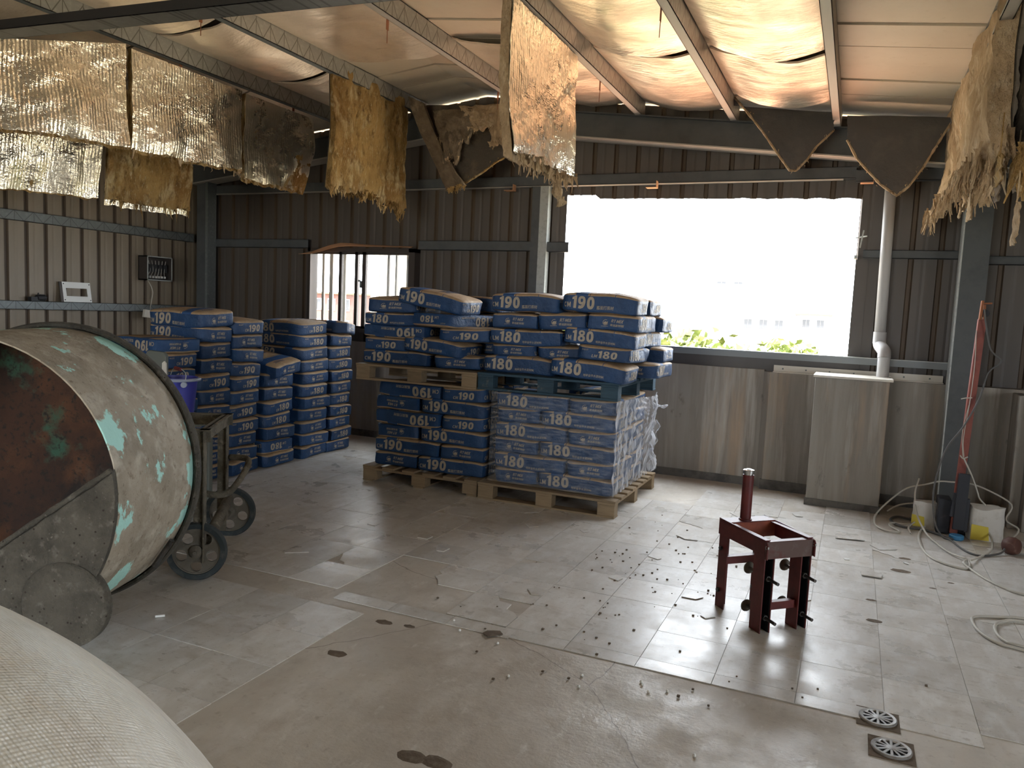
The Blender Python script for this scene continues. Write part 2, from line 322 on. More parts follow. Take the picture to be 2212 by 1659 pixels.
def build(mb, name, m, parent=None, label=None, cat=None, group=None, kind=None, smooth=False, bevel=0, org=None, auto=None):
    ms = m if isinstance(m, (list, tuple)) else [m]; ms = [M[x] if isinstance(x, str) else x for x in ms]
    if org is None:
        a = np.array([tuple(v) for v in mb.v]); lo = a.min(0); hi = a.max(0); org = Vector(((lo[0]+hi[0])/2, (lo[1]+hi[1])/2, lo[2]))
    org = Vector(org)
    me = mb.mesh(name, ms, org, smooth)
    o = bpy.data.objects.new(name, me); COL.objects.link(o)
    if parent is not None:
        o.parent = parent; o.location = org-WP[parent.name]
    else: o.location = org
    WP[o.name] = org
    if auto is not None:
        try: me.set_sharp_from_angle(angle=R(auto))
        except Exception: pass
    if bevel:
        b = o.modifiers.new('bevel', 'BEVEL'); b.width = bevel; b.segments = 2; b.limit_method = 'ANGLE'
    return props(o, label, cat, group, kind)
def thing(name, label, cat, loc, group=None, kind=None):
    o = bpy.data.objects.new(name, None); COL.objects.link(o); o.location = loc; o.empty_display_size = .1
    WP[o.name] = Vector(loc); return props(o, label, cat, group, kind)
def nz(x, y, z=0.0): return noise.noise(Vector((x, y, z)))
def smooth_pts(pts, k=4):
    P = [Vector(p) for p in pts]; out = []
    for i in range(len(P)-1):
        p0 = P[max(i-1, 0)]; p1 = P[i]; p2 = P[i+1]; p3 = P[min(i+2, len(P)-1)]
        for j in range(k):
            t = j/k; out.append(.5*((2*p1)+(p2-p0)*t+(2*p0-5*p1+4*p2-p3)*t*t+(3*p1-p0-3*p2+p3)*t**3))
    out.append(P[-1]); return out

# ================================================================= SETTING
# ---- floor slab and vinyl tiles
fl = MB(); fl.box(-7.9, 5.4, -5.4, 7.6, -.15, 0)
floor = build(fl, 'floor', 'slab', kind='structure', org=(0, 0, 0))
P_ = .335
def tile_poly(x0, y0, x1, y1, brk):
    g = .0012; p = [(x0+g, y0+g), (x1-g, y0+g), (x1-g, y1-g), (x0+g, y1-g)]
    if brk:
        k = random.randrange(4); a = random.uniform(.18, .6); b_ = random.uniform(.18, .6)
        c = Vector(p[k]+(0,)); pv = Vector(p[k-1]+(0,)); nx = Vector(p[(k+1) % 4]+(0,))
        A = c.lerp(pv, a); B = c.lerp(nx, b_); mid = []
        for t in (.2, .4, .6, .8):
            q = A.lerp(B, t); q += (B-A).cross(Vector((0, 0, 1)))*random.uniform(-.12, .12); mid.append((q.x, q.y))
        p = p[:k]+[(A.x, A.y)]+mid+[(B.x, B.y)]+p[k+1:]
    return p
tile_cache = {}
def put_tile(x0, y0, x1, y1, brk=False, lift=None):
    key = (round(x1-x0, 3), round(y1-y0, 3)) if not brk else None
    cx, cy = (x0+x1)/2, (y0+y1)/2
    if key and key in tile_cache: me = tile_cache[key]
    else:
        mb = MB(); mb.prism(tile_poly(x0-cx, y0-cy, x1-cx, y1-cy, brk), 0, .0035); me = mb.mesh('tile', [M['tile']])
        if key: tile_cache[key] = me
    o = bpy.data.objects.new('tile', me); COL.objects.link(o); o.parent = floor
    o.location = (cx, cy, random.uniform(.0002, .0012) if lift is None else lift)
    o.rotation_euler = (random.uniform(-.002, .002), random.uniform(-.002, .002), random.uniform(-.002, .002)); return o
for i in range(-16, 4):
    x0 = .231+P_*i; x1 = x0+P_
    for j in range(0, 11):
        y0 = 3.355+P_*j; y1 = y0+P_
        if x0 < -2.05 and y0 < 3.5 and False: continue
        if j == 0 and x1 < -1.75 and x0 > -2.5: continue
        if j == 1 and x1 < -2.1 and x0 > -2.6: continue
        if -3.85 < x0 and x1 < -1.55 and y0 > 5.75 and y1 < 6.9: continue       # under the pallets
        if x1 < -4.75 and y0 > 4.3: continue                                   # under the bag stacks
        if x0 < -4.2 and y0 < 4.2: continue
        if y0 > 6.3 and random.random() < (.35 if y0 < 6.6 else .75): continue
        pb = .28 if (-2.8 < x0 < -.9 and y0 > 3.6) else .12 if y0 > 5.4 else .03
        put_tile(x0, y0, x1, y1, random.random() < pb)
for i in range(-5, 1):
    x0 = .231+P_*i; put_tile(max(x0, -1.445), 3.25, x0+P_, 3.355)
for i in range(-8, -5): put_tile(.231+P_*i+.06, 3.235, .231+P_*i+P_+.06, 3.34)
for i in range(0, 7):
    x1 = -2.13-P_*i; x0 = x1-P_
    for j in range(0, 8):
        y1 = 3.144-P_*j; y0 = y1-P_
        if y0 < .9: continue
        put_tile(x0, y0, x1, y1)
# dents and mud spots in the floor
def blob(name, x, y, r, m, label, cat, group=None, h=.004, parent=None, asp=.6, z=0.0):
    mb = MB(); n = 14; ph = random.random()*9
    ring = [(x+r*math.cos(2*PI*k/n)*(1+.25*nz(k*.9, ph)), y+r*asp*math.sin(2*PI*k/n)*(1+.3*nz(k*.9, ph+5))) for k in range(n)]
    ring2 = [(x+(a-x)*.6, y+(b-y)*.6) for a, b in ring]
    vs = [(a, b, z) for a, b in ring]+[(a, b, z+h) for a, b in ring2]+[(x, y, z+h*.7)]
    fs = [(k, (k+1) % n, n+(k+1) % n, n+k) for k in range(n)]+[(n+k, n+(k+1) % n, 2*n) for k in range(n)]
    mb.add(vs, fs); return build(mb, name, m, parent, label, cat, group)
for (x, y, r) in ((-1.993, 3.11, .045), (-1.98, 2.72, .05), (-1.28, 2.2, .06), (-1.19, 2.21, .06), (-1.86, 3.13, .03), (.387, 5.41, .06), (.66, 5.32, .02), (.214, 4.397, .04), (.206, 4.73, .03), (.43, 5.72, .04), (.55, 5.15, .02)):
    blob('mud_spot', x, y, r, 'mud', None, None, parent=floor, h=.002, z=.0045 if y > 3.25 else .0)

# ---- left wall: ribbed sheet
def corr(mb, axis, fixed, out, a0, a1, z0, z1, pitch, ph, mi_flat=0, mi_g=1, depth=.022, gw=.028, zf0=None, zf1=None):
    """ribbed sheet strip; 'out' is the sign of the recess along the normal axis"""
    pts = []; a = a0
    k = math.floor((a0-ph)/pitch); segs = []
    while ph+k*pitch < a1+pitch:
        g = ph+k*pitch; segs += [(g-.010, 0), (g, 1), (g+gw, 1), (g+gw+.010, 0), (g+pitch*.5-.02, 0), (g+pitch*.5, .12), (g+pitch*.5+.02, 0)]; k += 1
    segs = [s for s in segs if a0 < s[0] < a1]
    def lvl(x):
        g = (x-ph) % pitch
        return 1 if 0 <= g <= gw else 0
    prof = [(a0, lvl(a0))]+segs+[(a1, lvl(a1))]
    for (p, d), (q, e) in zip(prof, prof[1:]):
        c1 = fixed+out*depth*d; c2 = fixed+out*depth*e
        b1 = zf0(p) if zf0 else z0; b2 = zf0(q) if zf0 else z0; t1 = zf1(p) if zf1 else z1; t2 = zf1(q) if zf1 else z1
        if axis == 'Y': vs = [(c1, p, b1), (c2, q, b2), (c2, q, t2), (c1, p, t1)]
        else: vs = [(p, c1, b1), (q, c2, b2), (q, c2, t2), (p, c1, t1)]
        mb.add(vs, [(0, 1, 2, 3)], mi_g if d >= .5 or e >= .5 else mi_flat)
    return mb
def zroof(x): return 3.206-.114*x if x > -3.77 else 3.636+.118*(x+3.77)
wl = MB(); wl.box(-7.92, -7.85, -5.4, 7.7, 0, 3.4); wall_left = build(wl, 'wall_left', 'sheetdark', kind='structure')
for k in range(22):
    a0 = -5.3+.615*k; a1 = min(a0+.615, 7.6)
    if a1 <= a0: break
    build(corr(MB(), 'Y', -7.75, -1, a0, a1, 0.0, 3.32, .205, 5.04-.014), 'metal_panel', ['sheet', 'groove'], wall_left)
def cgirt(a, b, fixed, z, hgt=.10, dep=.06, m='girtm', parent=None, axis='Y', sgn=1):
    mb = MB()
    if axis == 'Y':
        x0, x1 = sorted((fixed, fixed+sgn*dep)); wx = fixed+sgn*dep
        mb.box(min(wx, wx-sgn*.004), max(wx, wx-sgn*.004), a, b, z, z+hgt); mb.box(x0, x1, a, b, z+hgt-.004, z+hgt); mb.box(x0, x1, a, b, z, z+.004)
    else:
        wy = fixed-dep; mb.box(a, b, wy, wy+.004, z, z+hgt); mb.box(a, b, wy, fixed, z+hgt-.004, z+hgt); mb.box(a, b, wy, fixed, z, z+.004)
    return build(mb, 'girt', m, parent, org=((a+b)/2, fixed, z) if axis == 'X' else (fixed, (a+b)/2, z))
cgirt(-5.2, 7.35, -7.74, 2.21, .10, .06, parent=wall_left); cgirt(-5.2, 7.35, -7.74, 1.33, .085, .06, parent=wall_left)

# ---- back wall
wb = MB(); wb.box(-7.85, -.74, 7.50, 7.74, 0, 1.10); wb.ext([(-.74, 7.50, 0), (-.68, 7.42, 0), (5.3, 7.42, 0), (5.3, 7.74, 0), (-.74, 7.74, 0)], (0, 0, 1.085))
wall_back = build(wb, 'wall_back', 'concrete', kind='structure')
mb = MB(); mb.box(-7.5, -.76, 7.485, 7.52, 0, .075); mb.box(-.70, -.29, 7.405, 7.44, 0, .09); mb.box(.31, .74, 7.405, 7.44, 0, .09)
build(mb, 'plinth', 'plinth', wall_back)
pr = MB(); pr.ext([(-.275, 7.0, 0), (.295, 7.0, 0), (.295, 7.45, 0), (-.275, 7.45, 0)], (0, 0, 1.10))
build(pr, 'concrete_pier', 'concrete', wall_back, bevel=.008)
pr = MB(); pr.box(-.285, .305, 6.99, 7.02, 0, .06); build(pr, 'plinth', 'plinth', wall_back)
pr = MB(); pr.box(-.29, .32, 6.985, 7.46, 1.10, 1.118); build(pr, 'coping', 'cream', wall_back)
pr = MB(); pr.box(-.66, .72, 7.44, 7.52, 1.087, 1.094); pr.box(-.66, .72, 7.515, 7.52, 1.094, 1.15); build(pr, 'flashing', 'cream', wall_back)
for k in range(7):
    mb = MB(); mb.lathe([(0, .006), (.007, .006), (.008, 0)], (-.58+.2*k, 7.512, 1.12), (0, -1, 0), 6); build(mb, 'screw', 'zinc', wall_back)
YS = 7.58
def jag(x): return (2.735 if x < -2.5 else 2.70)-.035*(x+2.5)/2.4+.012*nz(x*9, 3)+.006*nz(x*40, 1)
cuts = [(-7.8, -5.99, 'full'), (-5.99, -4.52, 'win'), (-4.52, -2.80, 'full'), (-2.80, -.045, 'open'), (-.045, 5.3, 'full')]
def top_z(x): return zroof(x)+.15
for a, b, kind in cuts:
    n = max(1, round((b-a)/.675)); st = (b-a)/n
    for k in range(n):
        p, q = a+st*k, a+st*(k+1)
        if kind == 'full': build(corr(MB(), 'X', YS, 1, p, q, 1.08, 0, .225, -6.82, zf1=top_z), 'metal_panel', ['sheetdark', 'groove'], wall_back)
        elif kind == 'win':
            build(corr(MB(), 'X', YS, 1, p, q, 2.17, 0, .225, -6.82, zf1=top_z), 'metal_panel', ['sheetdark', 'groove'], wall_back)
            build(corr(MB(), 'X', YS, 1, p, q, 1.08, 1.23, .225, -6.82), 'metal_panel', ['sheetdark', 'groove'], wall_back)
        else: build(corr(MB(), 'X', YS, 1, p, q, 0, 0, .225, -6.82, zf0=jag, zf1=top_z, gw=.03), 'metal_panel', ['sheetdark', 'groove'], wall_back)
mb = MB(); mb.box(-2.82, .06, YS-.012, YS, 1.07, 1.235); build(mb, 'sill_panel', 'sheetdark', wall_back)
mb = MB(); mb.box(-.045, .06, YS-.004, YS, 1.09, 2.13); build(mb, 'opening_trim', 'sheetdark', wall_back)
mb = MB(); mb.box(-.06, -.035, YS-.12, YS, 2.13, 2.16); mb.bar((-.06, YS-.10, 2.31), (.03, YS-.16, 2.32), .008, .012); mb.bar((0.0, YS-.16, 2.37), (-.02, YS-.16, 2.22), .008, .012)
build(mb, 'bent_bracket', 'zincl', wall_back)
for a, b, z, h_ in ((-7.7, -6.02, 2.17, .10), (-4.50, -3.12, 2.165, .10), (-2.98, -2.735, 2.16, .10), (.01, .74, 2.14, .07), (.93, 5.0, 2.10, .07), (-7.7, -.10, 2.83, .10), (-.1, 5.0, 2.80, .10), (-7.7, -6.02, 1.18, .07), (-4.5, -2.8, 1.14, .07)):
    cgirt(a, b, YS-.01, z, h_, .07, 'rafter', wall_back, 'X')
mb = MB(); mb.box(-7.7, -.2, YS-.085, YS-.01, 2.822, 2.828); build(mb, 'lit_girt_lip', 'litflange', wall_back)  # pale strip painting in light along the underside of the top girt
mb = MB(); mb.box(-2.8, .75, YS-.09, YS-.02, 1.205, 1.262); mb.box(-2.8, .75, YS-.095, YS-.02, 1.262, 1.268, 1); build(mb, 'sill_beam', [mat('sillm', (.19, .205, .21), .5, .1), 'zincl'], wall_back)
for x in (-3.45, -1.95, -.06):
    mb = MB(); mb.box(x, x+.10, YS-.16, YS-.08, 2.775, 2.781); mb.box(x+.10, x+.104, YS-.16, YS-.08, 2.775, 2.84); build(mb, 'cleat', 'orangestrip', wall_back)
mb = MB(); mb.box(-3.15, -3.06, YS-.10, YS-.01, 1.1, 2.82, 0); mb.box(-3.06, -2.97, YS-.105, YS-.01, 1.1, 2.82, 1); build(mb, 'mullion_post', ['rafter', 'zincl'], wall_back)
mb = MB()
mb.box(.735, .745, 7.25, 7.43, 0, 3.0, 1); mb.box(.745, .935, 7.25, 7.26, 0, 3.0, 0); mb.box(.83, .84, 7.26, 7.41, 0, 3.0); mb.box(.745, .935, 7.41, 7.42, 0, 3.0)
build(mb, 'steel_column', ['rafter', 'zincl'], wall_back)  # pale left face stands in for light along the column edge
mb = MB(); mb.box(-7.66, -7.50, 7.38, 7.5, 0, 2.95); mb.box(-7.50, -7.46, 7.36, 7.5, 0, 2.95, 1); build(mb, 'steel_column', ['rafter', 'zinc'], wall_back)
mb = MB(); mb.box(1.22, 1.30, 7.1, 7.45, 0, 1.06); mb.box(1.30, 1.75, 7.0, 7.45, 0, 1.06); build(mb, 'concrete_pier', 'concrete', wall_back, bevel=.01)
# gable rafter, light put into the paler colour of its bottom flanges
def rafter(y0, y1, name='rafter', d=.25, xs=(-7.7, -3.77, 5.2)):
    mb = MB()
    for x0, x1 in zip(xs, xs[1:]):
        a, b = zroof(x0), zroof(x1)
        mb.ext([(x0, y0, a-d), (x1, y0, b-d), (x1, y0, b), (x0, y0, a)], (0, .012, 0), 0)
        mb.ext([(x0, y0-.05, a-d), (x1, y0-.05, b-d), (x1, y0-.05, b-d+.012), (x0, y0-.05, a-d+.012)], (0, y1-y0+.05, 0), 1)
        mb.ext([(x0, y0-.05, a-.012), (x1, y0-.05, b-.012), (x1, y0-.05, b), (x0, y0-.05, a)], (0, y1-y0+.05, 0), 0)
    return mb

# ---- small window in the back wall
def window_small():
    t = thing('window_1', 'small dark framed window in the ribbed back wall', 'window', (-5.25, 7.5, 1.23), kind='structure')
    f = MB(); y0, y1 = 7.46, 7.60
    f.box(-5.99, -5.95, y0, y1, 1.23, 2.17); f.box(-4.60, -4.52, y0, y1, 1.23, 2.17); f.box(-5.99, -4.52, y0, y1, 2.13, 2.17); f.box(-5.99, -4.52, y0, y1, 1.20, 1.25)
    build(f, 'window_frame', 'alu', t)
    for x0, x1, a in ((-5.56, -5.52, 0), (-5.335, -5.295, 0), (-5.235, -5.185, 0)):
        b = MB(); b.box(x0, x1, 7.49, 7.53, 1.25, 2.135); build(b, 'stile', 'alu', t)
    b = MB(); b.box(-5.95, -4.60, 7.49, 7.52, 2.10, 2.135); b.box(-5.95, -4.6, 7.49, 7.52, 1.25, 1.28); build(b, 'rail', 'alu', t)
    for x0, x1 in ((-5.52, -5.335), (-5.185, -4.60)):
        b = MB(); b.box(x0, x1, 7.505, 7.509, 1.27, 2.11); build(b, 'pane', 'glass', t)
    b = MB(); b.box(-5.255, -5.235, 7.475, 7.49, 1.72, 1.80); b.box(-5.27, -5.25, 7.465, 7.49, 1.79, 1.81); build(b, 'latch', 'zinc', t)
    for k, x in enumerate((-5.90, -5.79, -5.60, -5.43, -4.98, -4.87, -4.72)):
        b = MB(); wd = (.035, .05, .045, .055, .03, .02, .03)[k]; b.box(x, x+wd, 7.62, 7.64, 1.2, 2.2)
        build(b, 'bar', 'cream' if k < 4 else 'alu', t)
    return t
window_small()
mb = MB(); pts = [(-6.02, 7.34, 2.085), (-5.86, 7.36, 2.105), (-5.74, 7.38, 2.14), (-5.62, 7.39, 2.175), (-5.50, 7.40, 2.20), (-5.38, 7.41, 2.203), (-5.10, 7.42, 2.195), (-4.8, 7.43, 2.19), (-4.55, 7.44, 2.187)]
wd = [.004, .03, .05, .05, .045, .035, .02, .014, .01]
vs = []; fs = []
for i, (p, q) in enumerate(zip(pts, wd)):
    vs += [(p[0], p[1]-.01, p[2]-q/2), (p[0], p[1]+.03, p[2]+q/2), (p[0], p[1]+.03, p[2]+q/2+.004), (p[0], p[1]-.01, p[2]-q/2+.004)]
for i in range(len(pts)-1):
    for k in range(4): fs.append((4*i+k, 4*i+(k+1) % 4, 4*i+4+(k+1) % 4, 4*i+4+k))
fs += [(0, 1, 2, 3), (4*(len(pts)-1)+3, 4*(len(pts)-1)+2, 4*(len(pts)-1)+1, 4*(len(pts)-1))]
mb.add(vs, fs); build(mb, 'wood_strip', 'orangestrip', None, 'thin bent orange wood strip peeling across the top of the small window', 'strip')

# ---- right and rear walls with their openings (outside the picture)
mb = MB(); mb.box(5.3, 5.4, -5.4, 7.7, 0, .9); mb.box(5.3, 5.4, -5.4, -.6, .9, 3.1); mb.box(5.3, 5.4, 2.1, 7.7, .9, 3.1); mb.box(5.3, 5.4, -.6, 2.1, 2.3, 3.1)
build(mb, 'wall_right', 'sheetdark', kind='structure')
mb = MB(); mb.box(-7.9, -4.4, -5.5, -5.4, 0, 3.8); mb.box(-1.0, 5.4, -5.5, -5.4, 0, 3.8); mb.box(-4.4, -1.0, -5.5, -5.4, 2.4, 3.8)
build(mb, 'wall_rear', 'sheetdark', kind='structure')

# ---- ceiling: deck panels, purlins, rafters, foil rolls
cb = MB()
for x0, x1 in ((-7.95, -3.77), (-3.77, 5.45)):
    a, b = zroof(x0)+.20, zroof(x1)+.20
    cb.ext([(x0, -5.5, a), (x1, -5.5, b), (x1, -5.5, b+.05), (x0, -5.5, a+.05)], (0, 13.3, 0))
ceiling = build(cb, 'ceiling', 'rafter', kind='structure')
ys = [-5.5]+[5.69-1.18*k for k in range(9, -1, -1)]+[6.86, 7.74]
for x0, x1 in ((-7.9, -3.77), (-3.77, 5.4)):
    for y0, y1 in zip(ys, ys[1:]):
        mb = MB(); n = 3 if y1-y0 > 1 else 2; st = (y1-y0)/n
        for k in range(n):
            p, q = y0+st*k+(.009 if k == 0 else .003), y0+st*(k+1)-.003; a, b = zroof(x0)+.15, zroof(x1)+.15
            dz = .012 if k == 1 else 0
            mb.ext([(x0, p, a+dz), (x1, p, b+dz), (x1, p, b+.03), (x0, p, a+.03)], (0, q-p, 0))
        build(mb, 'roof_panel', 'deck', ceiling)
PX = [-7.0, -6.13, -5.26, -4.39, -3.16, -2.0, -1.12, -.25, .61, 1.47, 2.33, 3.2, 4.06]
for x in PX:
    z = zroof(x); mb = MB(); L_ = (-5.3, 7.42)
    mb.box(x-.004, x, *L_, z, z+.15, 0); mb.box(x-.062, x, *L_, z, z+.005, 1); mb.box(x-.062, x-.058, *L_, z, z+.02, 1); mb.box(x-.062, x, *L_, z+.145, z+.15, 0)
    p = build(mb, 'purlin', ['purlin', 'litflange' if x > -3.5 else 'zinc'], ceiling, org=(x, 0, z))  # pale bottom strips right of the ridge paint in light on them
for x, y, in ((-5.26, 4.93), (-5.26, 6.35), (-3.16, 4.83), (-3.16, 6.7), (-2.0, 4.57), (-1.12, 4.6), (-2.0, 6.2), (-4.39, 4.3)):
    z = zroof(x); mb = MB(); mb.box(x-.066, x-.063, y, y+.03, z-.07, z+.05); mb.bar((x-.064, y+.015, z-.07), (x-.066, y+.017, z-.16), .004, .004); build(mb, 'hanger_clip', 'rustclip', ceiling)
build(rafter(7.36, 7.52), 'rafter', ['rafter', 'litflange'], ceiling)
build(rafter(1.2, 1.36), 'rafter', ['rafter', 'litflange'], ceiling)
mb = MB(); xa, xb = -7.7, 1.0
def zt(x): return 3.165-.033*(x+5.28)
for y, h0, h1, mi in ((3.28, 0, .06, 1), (3.42, 0, .06, 1)):
    mb.ext([(xa, y, zt(xa)+h0), (xb, y, zt(xb)+h0), (xb, y, zt(xb)+h1), (xa, y, zt(xa)+h1)], (0, .005, 0), 0)
mb.ext([(xa, 3.28, zt(xa)), (xb, 3.28, zt(xb)), (xb, 3.28, zt(xb)+.004), (xa, 3.28, zt(xa)+.004)], (0, .145, 0), 1)
M['tie2'] = M['tie']
# lattice stamp runs on Y of the web underside
def tie_mat():
    m = lattice('tie_web', (.13, .13, .12), (.045, .045, .04), .30, 0, .14, 0)
    return m
build(mb, 'tie_beam', ['black', 'tie'], ceiling, org=(0, 3.28, 3.0))  # black upright faces stand in for backlit shade, underside kept paler
# foil rolls above the purlins
def foil_roll(x0, x1, y0, y1, sag=.06, sd=0, tear=0):
    def fn(u, v):
        x = x0+.01+(x1-x0-.02)*u; y = y0+(y1-y0)*v
        e = math.sin(PI*u)**.8
        z = zroof(x)+.135-sag*e*(1+.4*nz(x*2, y*2, sd))-.012*nz(x*7, y*9, sd)*e
        if tear: z -= tear*e*max(0, (v-.8)/.2)**2
        return (x, y+.03*e*nz(x*3, sd)+.0, z)
    mb = MB(); mb.slab(fn, lambda u, v: (fn(u, v)[0], fn(u, v)[1], fn(u, v)[2]+.015), 14, 20)
    return build(mb, 'foil_blanket', 'foilceil', ceiling, smooth=True, auto=60)
for i, (x0, x1, spans) in enumerate((
    (-1.12, -.25, [(2.2, 3.32), (3.34, 4.50), (4.52, 5.60), (5.76, 6.86)]),
    (-2.0, -1.12, [(2.2, 3.32), (3.34, 4.50), (4.52, 5.62), (5.78, 7.34)]),
    (-3.16, -2.0, [(2.2, 3.32), (3.36, 4.1), (5.66, 6.5), (6.52, 7.34)]),
    (-4.39, -3.16, [(2.2, 3.3), (3.34, 4.50), (4.50, 5.84)]),
    (-5.26, -4.39, [(2.2, 3.32), (3.34, 4.58), (4.66, 5.88), (5.95, 7.3)]),
    (-6.13, -5.26, [(2.2, 3.3), (3.34, 4.58), (4.62, 5.9), (5.93, 7.3)]),
    (-7.0, -6.13, [(2.2, 3.3), (3.34, 4.58), (4.62, 5.9), (5.93, 7.3)]),
    (-7.75, -7.0, [(2.2, 4.5), (4.6, 7.3)]))):
    for j, (a, b) in enumerate(spans): foil_roll(x0, x1, a, b, .075, i*7+j, .05 if b in (5.60, 5.62, 5.84, 6.86) else 0)

# ================================================================= HANGING INSULATION
def fibres(parent, pts, n, m, ln=(.03, .12), wd=.02, sd=0):
    """ragged tufts under a torn edge; pts = polyline of the edge"""
    rnd = random.Random(sd); mb = MB()
    for k in range(n):
        t = rnd.random()*(len(pts)-1); i = int(t); p = Vector(pts[i]).lerp(Vector(pts[i+1]), t-i)+Vector((rnd.uniform(-.03, .03), rnd.uniform(-.02, .02), rnd.uniform(-.01, .04)))
        L = rnd.uniform(*ln); w_ = rnd.uniform(.4, 1.3)*wd; a = rnd.uniform(0, PI); dx, dy = math.cos(a), math.sin(a); sw = Vector((rnd.uniform(-.3, .3), rnd.uniform(-.3, .3), -1)).normalized()
        vs = []
        for j in range(4):
            f = j/3; c = p+sw*L*f+Vector((rnd.uniform(-1, 1), rnd.uniform(-1, 1), 0))*.012*f; q = w_*(1-f*.85)*(1+.4*rnd.uniform(-1, 1))
            vs += [c+Vector((dx, dy, 0))*q, c-Vector((dx, dy, 0))*q, c+Vector((-dy, dx, 0))*q*.4]
        fs = []
        for j in range(3):
            for k2 in range(3): fs.append((3*j+k2, 3*j+(k2+1) % 3, 3*j+3+(k2+1) % 3, 3*j+3+k2))
        fs += [(0, 2, 1), (9, 10, 11)]
        mb.add(vs, fs)
    return build(mb, 'torn_fibre', m, parent, kind='stuff')
def hanging(label, X, y0, y1, zt0, zt1, zb0, zb1, front='foil', rag=.03, thick=.035, sd=0, wob=.03, side=1, slant=0, back=None, nf=0, fm='woolpale', flen=(.03, .10), woolm='wool', skew=0.0, fold=None, drop=0.0, cat='insulation'):
    """sheet hanging in the plane x = X from y0 to y1; side=+1 shows its front towards +x"""
    t = thing('insulation_sheet', label, cat, (X, (y0+y1)/2, min(zb0, zb1)), 'torn roof insulation hanging from the purlins')
    def bot(u): return zb0+(zb1-zb0)*u+rag*(nz(u*5, sd)+.6*nz(u*17, sd+3)+.35*nz(u*45, sd))
    def base(u, v, extra=0):
        z = zt0+(zt1-zt0)*u; z = z+(bot(u)+extra-z)*v; y = y0+(y1-y0)*u+skew*v
        x = X+slant*v*v+wob*v*(nz(u*2.3+sd, v*1.4)*1.3+.35*nz(u*7, v*2.5+sd))
        if fold: x += fold*max(0, math.sin(u*9+v*4+sd))*v*.5
        return x, y, z
    if front == 'foil':
        def fr(u, v):
            x, y, z = base(u, v); return (x+side*(.004*nz(u*30, v*30, sd)+.012*nz(u*6+v*5, v*4, sd+9)), y, z)
        mb = MB(); mb.slab(fr, lambda u, v: (fr(u, v)[0]-side*.004, fr(u, v)[1], fr(u, v)[2]), 44, 34)
        build(mb, 'foil_facing', 'foil', t, smooth=True, auto=50)
        def wf(u, v):
            x, y, z = base(u, v, -drop); r = nz(u*14, v*3+sd, 4)*.01; return (x-side*(.009+.0), y, z+.02*nz(u*33, sd)*v)
        def wk(u, v):
            x, y, z = base(u, v, -drop*.4); return (x-side*(.012+thick+.018*nz(u*12, v*9, sd)), y, z)
        mb = MB(); mb.slab(wf, wk, 36, 20); build(mb, 'wool_layer', woolm, t, smooth=True, auto=50)
    else:
        def wf(u, v):
            x, y, z = base(u, v)
            return (x+side*(.035*nz(u*5, v*2.2, sd)+.022*nz(u*13, v*5, sd)+.012*nz(u*31, v*14, sd)), y+.012*nz(v*8, sd), z)
        def wk(u, v):
            x, y, z = base(u, v); return (x-side*thick, y, z)
        mb = MB(); mb.slab(wf, wk, 60, 50); build(mb, 'wool_layer', woolm, t, smooth=True, auto=70)
        mb = MB(); mb.slab(lambda u, v: (base(u, v, -drop)[0]-side*(thick+.004), base(u, v, -drop)[1], base(u, v, -drop)[2]), lambda u, v: (base(u, v, -drop)[0]-side*(thick+.010), base(u, v, -drop)[1], base(u, v, -drop)[2]), 30, 20)
        build(mb, 'foil_facing', back or 'foil', t, smooth=True, auto=50)
    if nf: fibres(t, [base(u/12, 1) for u in range(13)], nf, fm, flen, sd=sd)
    return t
hanging('large crinkled silver foil insulation sheet hanging at the upper left corner', -5.27, 3.10, 4.37, 3.08, 3.44, 2.58, 2.66, rag=.02, sd=1, wob=.09, nf=26, flen=(.01, .05), slant=.05, drop=.02)
hanging('silver foil insulation sheet hanging second from the left under the purlin', -5.27, 4.42, 5.60, 3.42, 3.42, 2.66, 2.70, rag=.02, sd=2, wob=.06, nf=22, flen=(.02, .09), slant=.02, drop=.02)
hanging('creased silver foil insulation sheet hanging just left of the brown wool', -5.27, 5.65, 6.60, 3.41, 3.41, 2.64, 2.67, rag=.03, sd=3, wob=.13, nf=26, fm='woolpale', flen=(.02, .07), slant=-.02, drop=.03)
hanging('lower silver foil sheet hanging against the left wall behind the large sheet', -6.13, 3.6, 4.82, 3.36, 3.36, 2.30, 2.36, rag=.02, sd=4, wob=.10, drop=.01)
hanging('shaggy yellow wool panel with a foil bottom edge by the left wall', -6.13, 4.90, 5.84, 3.36, 3.36, 2.36, 2.38, front='wool', rag=.02, sd=5, wob=.04, nf=20, fm='wool', flen=(.03, .16), drop=.05)
hanging('tall brown yellow glass wool panel hanging in the middle with a ragged hem', -4.40, 5.80, 7.03, 3.64, 3.64, 2.58, 2.55, front='wool', rag=.10, sd=6, wob=.05, nf=110, fm='wool', flen=(.03, .10), back='wooldark', thick=.05)
hanging('tall silver foil sheet hanging in front of the left end of the big opening', -2.02, 4.36, 5.53, 3.42, 3.42, 2.50, 2.54, rag=.03, sd=8, wob=.05, nf=60, fm='woolpale', flen=(.03, .15), slant=.03, thick=.06, woolm='woolpale', drop=.05)
t = hanging('shredded pale wool batt hanging at the top right edge', .54, 4.75, 7.33, 3.27, 3.27, 2.52, 2.50, front='wool', rag=.10, sd=9, wob=.07, nf=160, fm='woolpale', flen=(.05, .20), side=-1, back='wooldark', thick=.10, woolm='woolpale')
hanging('dark underside of a foil sheet hanging beyond the shredded pale batt', .70, 3.7, 4.95, 3.12, 3.12, 2.50, 2.50, front='wool', rag=.04, sd=19, wob=.03, side=-1, woolm='wooldark', back='black')
